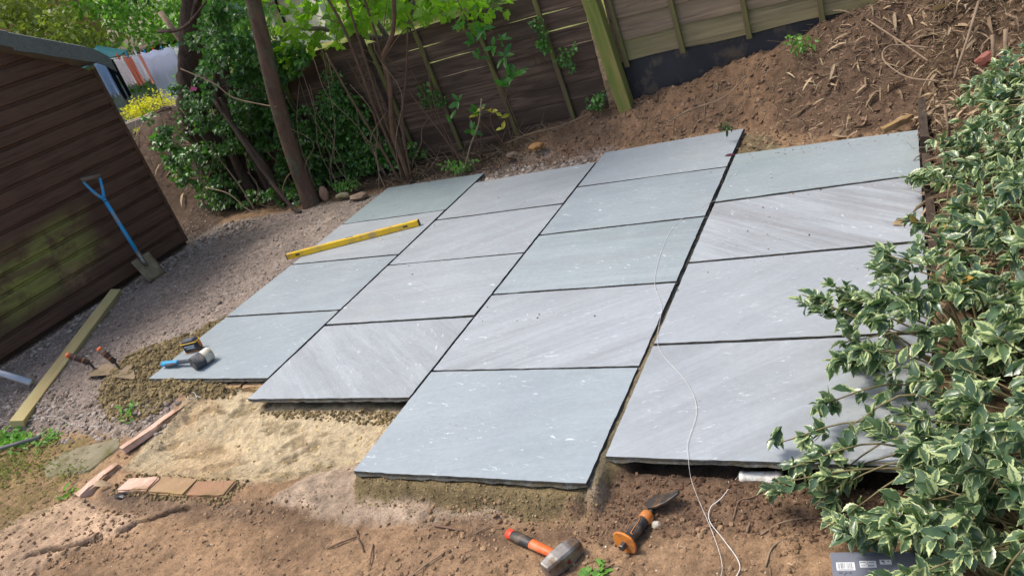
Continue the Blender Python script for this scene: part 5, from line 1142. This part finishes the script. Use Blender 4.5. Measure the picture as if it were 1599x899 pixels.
for lab, a, b, r_ in [('dark straight stick, longest of the sticks on the front soil', (1.895, -.839), (1.978, -.770), .0035), ('thin brown stick leaning across the end of the longest one', (1.955, -.745), (2.046, -.826), .003), ('short stick pointing at the viewer, right of the crossed sticks', (2.068, -.797), (2.107, -.875), .003), ('dark crooked root sticking out of the soil before the front slab', (2.255, -.694), (2.374, -.702), .0045), ('pale straw left of the hammer handle', (2.42, -.71), (2.462, -.668), .002), ('pale straw at the bottom edge left of the hammer head', (2.28, -.89), (2.352, -.80), .0025), ('dry brown stick on the soil between the hammer and chisel', (2.80, -.845), (2.905, -.755), .003), ('short pale stub of cane right of the string loop', (3.245, -.60), (3.248, -.565), .0035)]:
    P_ = [gp(a[0], a[1], .006), gp((a[0] + b[0]) / 2 + random.uniform(-.004, .004), (a[1] + b[1]) / 2, .009), gp(b[0], b[1], .006)]
    o = tube('stick', P_, [r_, r_ * .8], M['twig'] if 'pale' not in lab else M['vine'], None, 6, .08, smooth_n=3); tag(o, lab, 'stick', 'dry sticks lying on the front soil')
for lab, P_ in [('thin pale root running across the soil right of the string', [(3.28, -.60), (3.33, -.555), (3.40, -.53), (3.46, -.535)]), ('fine root curving down the soil left of the grey box', [(3.305, -.70), (3.315, -.64), (3.35, -.60), (3.385, -.585)]), ('thick dark root by the string under the slab edge', [(3.20, -.56), (3.21, -.50), (3.245, -.485), (3.27, -.46)]), ('thin root from the shrub towards the grey box', [(3.50, -.50), (3.55, -.55), (3.585, -.61)])]:
    o = tube('root', [gp(x, y, .003) for x, y in P_], [.0028, .0015], M['vine'] if 'dark' not in lab else M['twig'], None, 6, .05, smooth_n=5); tag(o, lab, 'root')

FB = []
for i in range(330):
    x, y = (rng.uniform(.9, 3.6), rng.uniform(-1.0, -.62)) if i < 170 else (rng.uniform(1.6, 4.0), rng.uniform(2.55, 2.9)); a = rng.uniform(0, 6.28); l = rng.uniform(.012, .05) * (1 if i < 170 else 3); p = [np.array([x, y])]
    for q in range(3): a += rng.normal(0, .5); p.append(p[-1] + np.array([math.cos(a), math.sin(a)]) * l / 3)
    FB.append(([Vector((float(v[0]), float(v[1]), gz(v[0], v[1]) + .003 + .003 * (k % 2))) for k, v in enumerate(p)], [.0009, .0005] if i < 170 else [.0022, .0012]))
tag(joined_tubes('root_fibres', FB, M['vine'], None, 4), 'fine root fibres and hair-thin twigs on the front soil and the back bank', kind='stuff')
# dry litter on the right hand bank and behind the slabs
STRAW = [leaf_t([(0, .015), (.5, .028), (1, .01)], .25, .4), leaf_t([(0, .010), (.5, .014), (1, .008)], .05, .6), leaf_t([(0, .012), (.5, .016), (1, .008)], -.3, .6), leaf_t([(0, .03), (.3, .08), (.7, .07), (1, .015)], .45, .5)]
def litter(poly, n, size, label, name, tilt=.5, pw=1.5, keep=None):
    P = pts_in(poly, n, (lambda x, y: notslab(x, y) & (keep(x, y) if keep else True))); z = gza(P[:, 0], P[:, 1]) + .006 + rng.random(n) * .03
    D = np.column_stack([rng.normal(0, 1, n), rng.normal(0, 1, n), rng.normal(0, tilt * .5, n)]); o = merge(name, STRAW, np.column_stack([P, z]), dirmats(D, roll=.4), size[0] + (size[1] - size[0]) * rng.random(n) ** pw, M['straw'], smooth=True, rnd=rng.random(n) ** .8); tag(o, label, kind='stuff')
scatter_stones('brick_dust', [(.50, -.72), (1.25, -.70), (1.25, -.56), (.50, -.58)], 1100, .002, .010, M['mclod'], STONE3, 'sandy crumbs lying over the sunken brick edge', sink=.2, power=3)
scatter_stones('bedding_crumbs', [(.95, -.12), (1.84, -.12), (1.84, -.24), (1.2, -.2), (.98, -.16)], 700, .002, .010, M['mclod'], STONE3, 'crumbled mortar in the shade under the second slab', sink=.3, power=2.5)
litter([(3.74, .2), (3.74, 2.1), (3.72, 2.35), (3.9, 2.9), (4.6, 2.9), (4.6, .2)], 6800, (.015, .12), 'straw, dead leaves and cane shreds covering the right bank', 'dry_litter')
litter([(2.8, 2.12), (3.75, 2.10), (4.3, 2.3), (4.3, 3.4), (3.5, 3.1), (2.9, 2.7)], 1500, (.010, .09), 'straw and dead leaves strewn over the soil bank at upper right', 'bank_litter')
litter([(2.0, 2.55), (2.75, 2.55), (2.9, 2.85), (2.0, 2.8)], 50, (.01, .05), 'sparse straw bits on the brown bank below the fence', 'sparse_litter')
litter([(3.1, 2.3), (3.75, 2.2), (4.3, 2.4), (4.3, 3.3), (3.4, 3.0)], 900, (.02, .12), 'tangle of dry twigs and leaf shreds at the top right of the bank', 'twig_litter', .9)
litter([(3.66, 1.0), (3.78, 1.0), (3.78, 2.1), (3.68, 2.0)], 160, (.02, .09), 'straw spilling over the timber edging onto the slabs', 'edge_litter', 1.2)
litter([(.9, -.68), (3.7, -.45), (3.7, -1.2), (.6, -1.3)], 420, (.004, .026), 'small bits of straw on the front soil', 'soil_litter', .2, 2)
litter([(-.4, -.5), (.35, -.6), (.6, -1.1), (-.5, -1.2)], 220, (.01, .045), 'dead leaf bits in the mossy corner', 'moss_litter', .4, 1.5)
litter([(-1.6, 2.35), (.0, 2.5), (1.2, 2.55), (1.2, 2.8), (-1.8, 2.8)], 700, (.02, .08), 'dead leaves under the ivy along the fence', 'shade_litter', .6)
for lab, A_, B_, r_ in [('upright cut bamboo stub, left one of the pair at upper right', (4.035, 1.98, .26), (4.04, 2.01, .42), .008), ('upright cut bamboo stub, right one of the pair at upper right', (4.075, 1.95, .26), (4.09, 1.99, .44), .0095), ('slanting brown cane standing in the litter at upper right', (3.885, 2.15, .20), (4.02, 2.45, .48), .007), ('broken cane spike poking up through the shrub leaves', (3.83, 1.42, .15), (3.82, 1.42, .33), .006), ('pale broken stalk standing on the bank under the right fence panel', (2.62, 2.72, .20), (2.62, 2.72, .26), .006)]:
    o = tube('cane', [A_, tuple((np.array(A_) + B_) / 2 + [.004, 0, 0]), B_], r_, M['vine'], None, 8); tag(o, lab, 'cane')
for lab, P_ in [('looping pale straw stalk on the upper right bank', [(3.80, 2.35, .32), (3.62, 2.40, .36), (3.58, 2.25, .34), (3.68, 2.1, .27), (3.82, 2.0, .25)]), ('long straight pale stalk lying on the upper right bank', [(3.50, 2.75, .44), (3.65, 2.45, .37), (3.78, 2.2, .30)]), ('thin pale root crossing the bank above the far slabs', [(2.30, 2.60, .10), (2.45, 2.62, .15), (2.66, 2.64, .18), (2.80, 2.75, .26)])]:
    o = tube('stalk', P_, [.005, .004], M['vine'], None, 6, .05, smooth_n=6); tag(o, lab, 'stalk')
o = rough_block('wood_chunk', (.16, .04, .03), (3.62, 2.11, .03), R(25), mk('tan_rotten_wood', (.3, .19, .08, 1), (.16, .1, .05, 1), 14, .9, .8, .006), None, .004, ry=R(-10)); tag(o, 'tan chunk of rotten wood at the far right slab corner', 'wood')
# big dead leaf blades
for i, (x, y, l, a, lab) in enumerate([(3.30, 2.16, .13, 20, 'long curled dead leaf at the back edge of the right hand slabs'), (3.05, 2.30, .08, 80, 'dead leaf standing on the soil behind the right hand slabs'), (3.45, 2.55, .10, 60, 'pale dead leaf halfway up the upper right bank'), (3.90, 2.60, .12, 150, 'broad pale dead leaf near the top edge of the bank')]):
    flat_leaf(x, y, gz(x, y) + .03, l, R(a), M['dryleaf'], lab, OVATE[2], .7, .7)

# ------------------------------------------------------------------ neighbouring garden seen past the shed
def bush(name, label, c_, r_, mat, nc, per, cr, size, tm=SMALL, trunkr=.05, cat='tree', grp=None, z0=.2):
    e = empty(name, (c_[0], c_[1], z0)); tag(e, label, cat, grp); bpy.context.view_layer.update()
    for k in range(3): tube('trunk' if k == 0 else 'branch', [Vector((0, 0, -.2)), Vector((rng.normal(0, .1), rng.normal(0, .1), (c_[2] - z0) * .5)), Vector((rng.normal(0, r_[0] * .5), rng.normal(0, r_[1] * .5), c_[2] - z0 + r_[2] * .6))], [trunkr, trunkr * .35], M['stemgrey'], e, 8, .05, smooth_n=4)
    crown(e, tm, clumps(c_, r_, nc, per, cr, size), mat); return e
G_ = 'trees and shrubs of the neighbouring garden'
bush('background_tree', 'olive-green feathery tree behind the shed roof', (-10.5, 7.0, 2.2), (1.8, 1.8, 2.2), M['bgA'], 160, 60, .38, (.07, .14), grp=G_)
bush('background_tree', 'mid-green bushy tree above the washing line', (-8.6, 9.2, 2.4), (1.6, 1.6, 2.3), M['bgB'], 150, 60, .36, (.07, .14), grp=G_)
bush('background_tree', 'dark green tree at the very far left top corner', (-12.5, 5.2, 3.0), (1.8, 1.8, 2.8), M['bgD'], 120, 60, .4, (.08, .15), grp=G_)
bush('background_tree', 'bright fresh tree between the washing and the ivy tree', (-6.2, 8.0, 2.3), (.9, .9, 1.6), M['bgB'], 90, 50, .28, (.06, .12), grp=G_)
bush('background_tree', 'pale leafy tree seen over the left fence top', (-5.0, 11.5, 1.6), (2.2, 1.6, 1.7), M['maple'], 130, 60, .38, (.08, .15), grp=G_)
bush('background_tree', 'leafy tree beyond the middle of the fence', (-1.6, 11.0, 1.6), (2.4, 1.6, 1.8), M['bgB'], 130, 60, .4, (.08, .15), grp=G_)
bush('background_tree', 'tall yellow-tinged tree far beyond the shed', (-14.0, 11.0, 3.0), (2.6, 2.6, 3.2), M['bgA'], 160, 50, .5, (.1, .18), grp=G_)
bush('golden_shrub', 'golden yellow shrub in front of the hanging washing', (-6.2, 5.65, .72), (.36, .45, .30), M['bgC'], 60, 40, .11, (.025, .05), cat='shrub', trunkr=.02, grp=G_)
bush('green_shrub', 'small bright green shrub right of the washing', (-4.7, 5.4, 1.02), (.22, .25, .22), M['weed'], 26, 36, .09, (.03, .06), cat='shrub', trunkr=.015, grp=G_)
bush('hedge_shrub', 'dense dark shrub below the washing beside the old tree', (-5.3, 6.3, .25), (.9, .7, .35), M['bgD'], 50, 40, .16, (.04, .08), cat='shrub', trunkr=.03, grp=G_)
# washing line with clothes
LA, LB = Vector((-7.32, 5.85, 1.62)), Vector((-6.93, 7.61, 1.36))
wl = tube('washing_line', [LA, (LA + LB) / 2 - Vector((0, 0, .03)), LB], .006, M['white'], None, 6); tag(wl, 'thin washing line carrying a row of clothes beyond the shed', 'washing line')
def cloth(u, w_, h, col, label, lift=0, cat='clothing', name='hanging_cloth', flare=1.0, legs=False):
    d = (LB - LA).normalized(); c_ = LA.lerp(LB, u) - Vector((0, 0, .02)); nrm = Vector((-d.y, d.x, 0)); q_ = NT(name + '_fabric'); m_ = q_.pbr(q_.mix(q_.noise(q_.coord('World'), 9, 3), col, tuple(x * .9 for x in col[:3]) + (1,)), .9, None, 0, .2, .55, col)
    n = 12; bm = bmesh.new(); g = []; ph = random.random() * 6
    for j in range(9):
        v = j / 8; row = []
        for i in range(n + 1):
            s_ = (i / n - .5) * (1 + (flare - 1) * v); row.append(bm.verts.new(c_ + d * (s_ * w_) - Vector((0, 0, v * h + .02 * math.sin(i * 1.3 + ph))) + nrm * (.018 * math.sin(i * 1.7 + ph) * (.4 + v) - lift)))
        g.append(row)
    for j in range(8):
        for i in range(n):
            if legs and j > 2 and i == n // 2: continue
            bm.faces.new((g[j][i], g[j][i + 1], g[j + 1][i + 1], g[j + 1][i]))
    r = bmesh.ops.extrude_face_region(bm, geom=bm.faces[:]); bmesh.ops.translate(bm, verts=[v for v in r['geom'] if isinstance(v, bmesh.types.BMVert)], vec=nrm * .004)
    o = link(name, bm_mesh(name, bm, True), m_); tag(o, label, cat, 'washing hung out on the line'); return o
cloth(.12, .16, .55, (.35, .45, .62, 1), 'pale blue shirt at the left end of the washing line', name='shirt')
cloth(.20, .15, .62, (.015, .02, .04, 1), 'dark navy trousers hanging next to the shed corner', name='trousers', legs=True)
cloth(.29, .15, .44, (.78, .74, .78, 1), 'white vest between the dark trousers and the pink top', name='vest')
cloth(.37, .12, .46, (.72, .35, .27, 1), 'salmon pink top hanging on the left half of the line', name='top')
cloth(.435, .12, .42, (.78, .78, .84, 1), 'white cloth between the two salmon garments', name='cloth')
cloth(.50, .13, .48, (.74, .42, .34, 1), 'salmon pink garment just left of the big white sheet', name='garment')
cloth(.62, .22, .40, (.80, .80, .86, 1), 'white shirt hanging above the big sheet', name='shirt')
cloth(.60, .55, .90, (.70, .72, .84, 1), 'big white bedsheet, largest piece of the washing', lift=.18, name='bedsheet', flare=1.15)
cloth(.78, .30, .70, (.78, .79, .80, 1), 'white patterned towel at the right end of the line', name='towel', flare=1.1)
for i, u in enumerate(np.linspace(.05, .95, 12)):
    p = LA.lerp(LB, u); o = box('clothes_peg', (.02, .02, .09), [M['bluegrip'], M['white'], M['bluegrip'], M['redorange']][i % 4], None, tuple(p), bev=.003); tag(o, '%s clothes peg, %s from the left on the washing line' % (['blue', 'white', 'blue', 'red'][i % 4], ['first', 'second', 'third', 'fourth', 'fifth', 'sixth', 'seventh', 'eighth', 'ninth', 'tenth', 'eleventh', 'twelfth'][i]), 'clothes peg', 'pegs on the washing line')
# garden wall/shed roof edge above the washing, parasol, trestle
e = empty('low_outbuilding', (-9.65, 8.85, .2)); tag(e, 'low outbuilding with brown roof edge and pale wall above the washing', 'outbuilding')
o = box('wall', (2.6, .15, 1.2), mk('pale_render', (.55, .56, .6, 1), None, 6), e, (0, 0, .62), (0, 0, R(70)), .01); o = box('roof', (2.9, .6, .09), mk('brown_roof', (.13, .07, .055, 1), None, 6), e, (0, 0, 1.30), (R(8), 0, R(70)), .01)
e = empty('garden_parasol', (-8.45, 7.05, .2)); tag(e, 'folded-down teal green canopy beside the outbuilding', 'parasol')
tube('pole', [(0, 0, 0), (0, 0, 1.6)], .02, M['stemgrey'], e, 8)
V = [(0, 0, 1.62)] + [(.42 * math.cos(a) , .42 * math.sin(a), 1.36 + .03 * (k % 2)) for k, a in enumerate(np.linspace(0, 2 * math.pi, 8, endpoint=False))]; V2 = [(x, y, z - .01) for x, y, z in V]
F = [(0, 1 + k, 1 + (k + 1) % 8) for k in range(8)] + [(9, 10 + (k + 1) % 8, 10 + k) for k in range(8)] + [(1 + k, 10 + k, 10 + (k + 1) % 8, 1 + (k + 1) % 8) for k in range(8)]
link('canopy', mesh('canopy', V + V2, F), mk('teal_canvas', (.02, .16, .17, 1), (.015, .11, .13, 1), 4, .8), e)
e = empty('planter_trough', (-4.75, 4.65, .45)); tag(e, 'pale timber trough frame on the bank behind the shed', 'planter')
pm = wood('pale_frame_wood', (.45, .36, .26, 1), (.33, .26, .19, 1), None, 0)
for (x, y, z, sx, sy_) in ((0, -.12, .30, 1.0, .05), (0, .12, .30, 1.0, .05), (-.5, 0, .30, .05, .3), (.5, 0, .30, .05, .3)): box('rail', (sx, sy_, .09), pm, e, (x * math.cos(R(40)) - y * math.sin(R(40)), x * math.sin(R(40)) + y * math.cos(R(40)), z), (0, 0, R(40)), .004)
for x in (-.45, .45): box('leg', (.05, .05, .5), pm, e, (x * math.cos(R(40)), x * math.sin(R(40)), .03), (0, 0, R(40)), .004)
e = empty('old_gate_post', (-3.05, 4.15, .2)); tag(e, 'leaning cracked grey-brown post beside the ivy tree top', 'post'); tube('post', [(0, 0, 0), (-.1, 0, .9), (-.30, 0, 1.62)], [.04, .035, .03], M['vine'], e, 8, .08, smooth_n=3)
litter([(-3.9, 3.0), (-2.5, 2.8), (-2.4, 3.9), (-3.9, 4.1)], 700, (.05, .2), 'pinkish dead fronds piled on the bank behind the shed', 'dead_fronds', .8)
e = empty('distant_house', (-9.6, 13.6, 0)); tag(e, 'pale house wall glimpsed through leaves above the fence', 'house')
box('wall', (5, .3, 2.6), mk('cream_render', (.72, .70, .64, 1), None, 3), e, (0, 0, 1.0), (0, 0, R(-35)), .02); box('roof', (5.4, 3.0, .15), mk('clay_tiles', (.3, .13, .09, 1), None, 20), e, (-.7, 1.1, 2.6), (R(25), 0, R(-35)), .02)
box('window', (.9, .05, .9), mk('dark_pane', (.03, .035, .04, 1), None, 3, .1), e, (-1.2, .6, 1.3), (0, 0, R(-35)), .01)
e = empty('distant_house', (-16.5, 10.5, 0)); tag(e, 'pinkish brick house glimpsed through trees at upper left', 'house')
box('wall', (5, .3, 4.4), mk('pink_brick', (.5, .25, .19, 1), (.42, .2, .15, 1), 30), e, (0, 0, 2.2), (0, 0, R(35)), .02); box('roof', (5.4, 3.0, .15), mk('slate_tiles', (.12, .12, .13, 1), None, 20), e, (-1, 1.1, 4.6), (R(30), 0, R(35)), .02)
print('leaves on shrub', SHN, 'objects', len(bpy.data.objects))
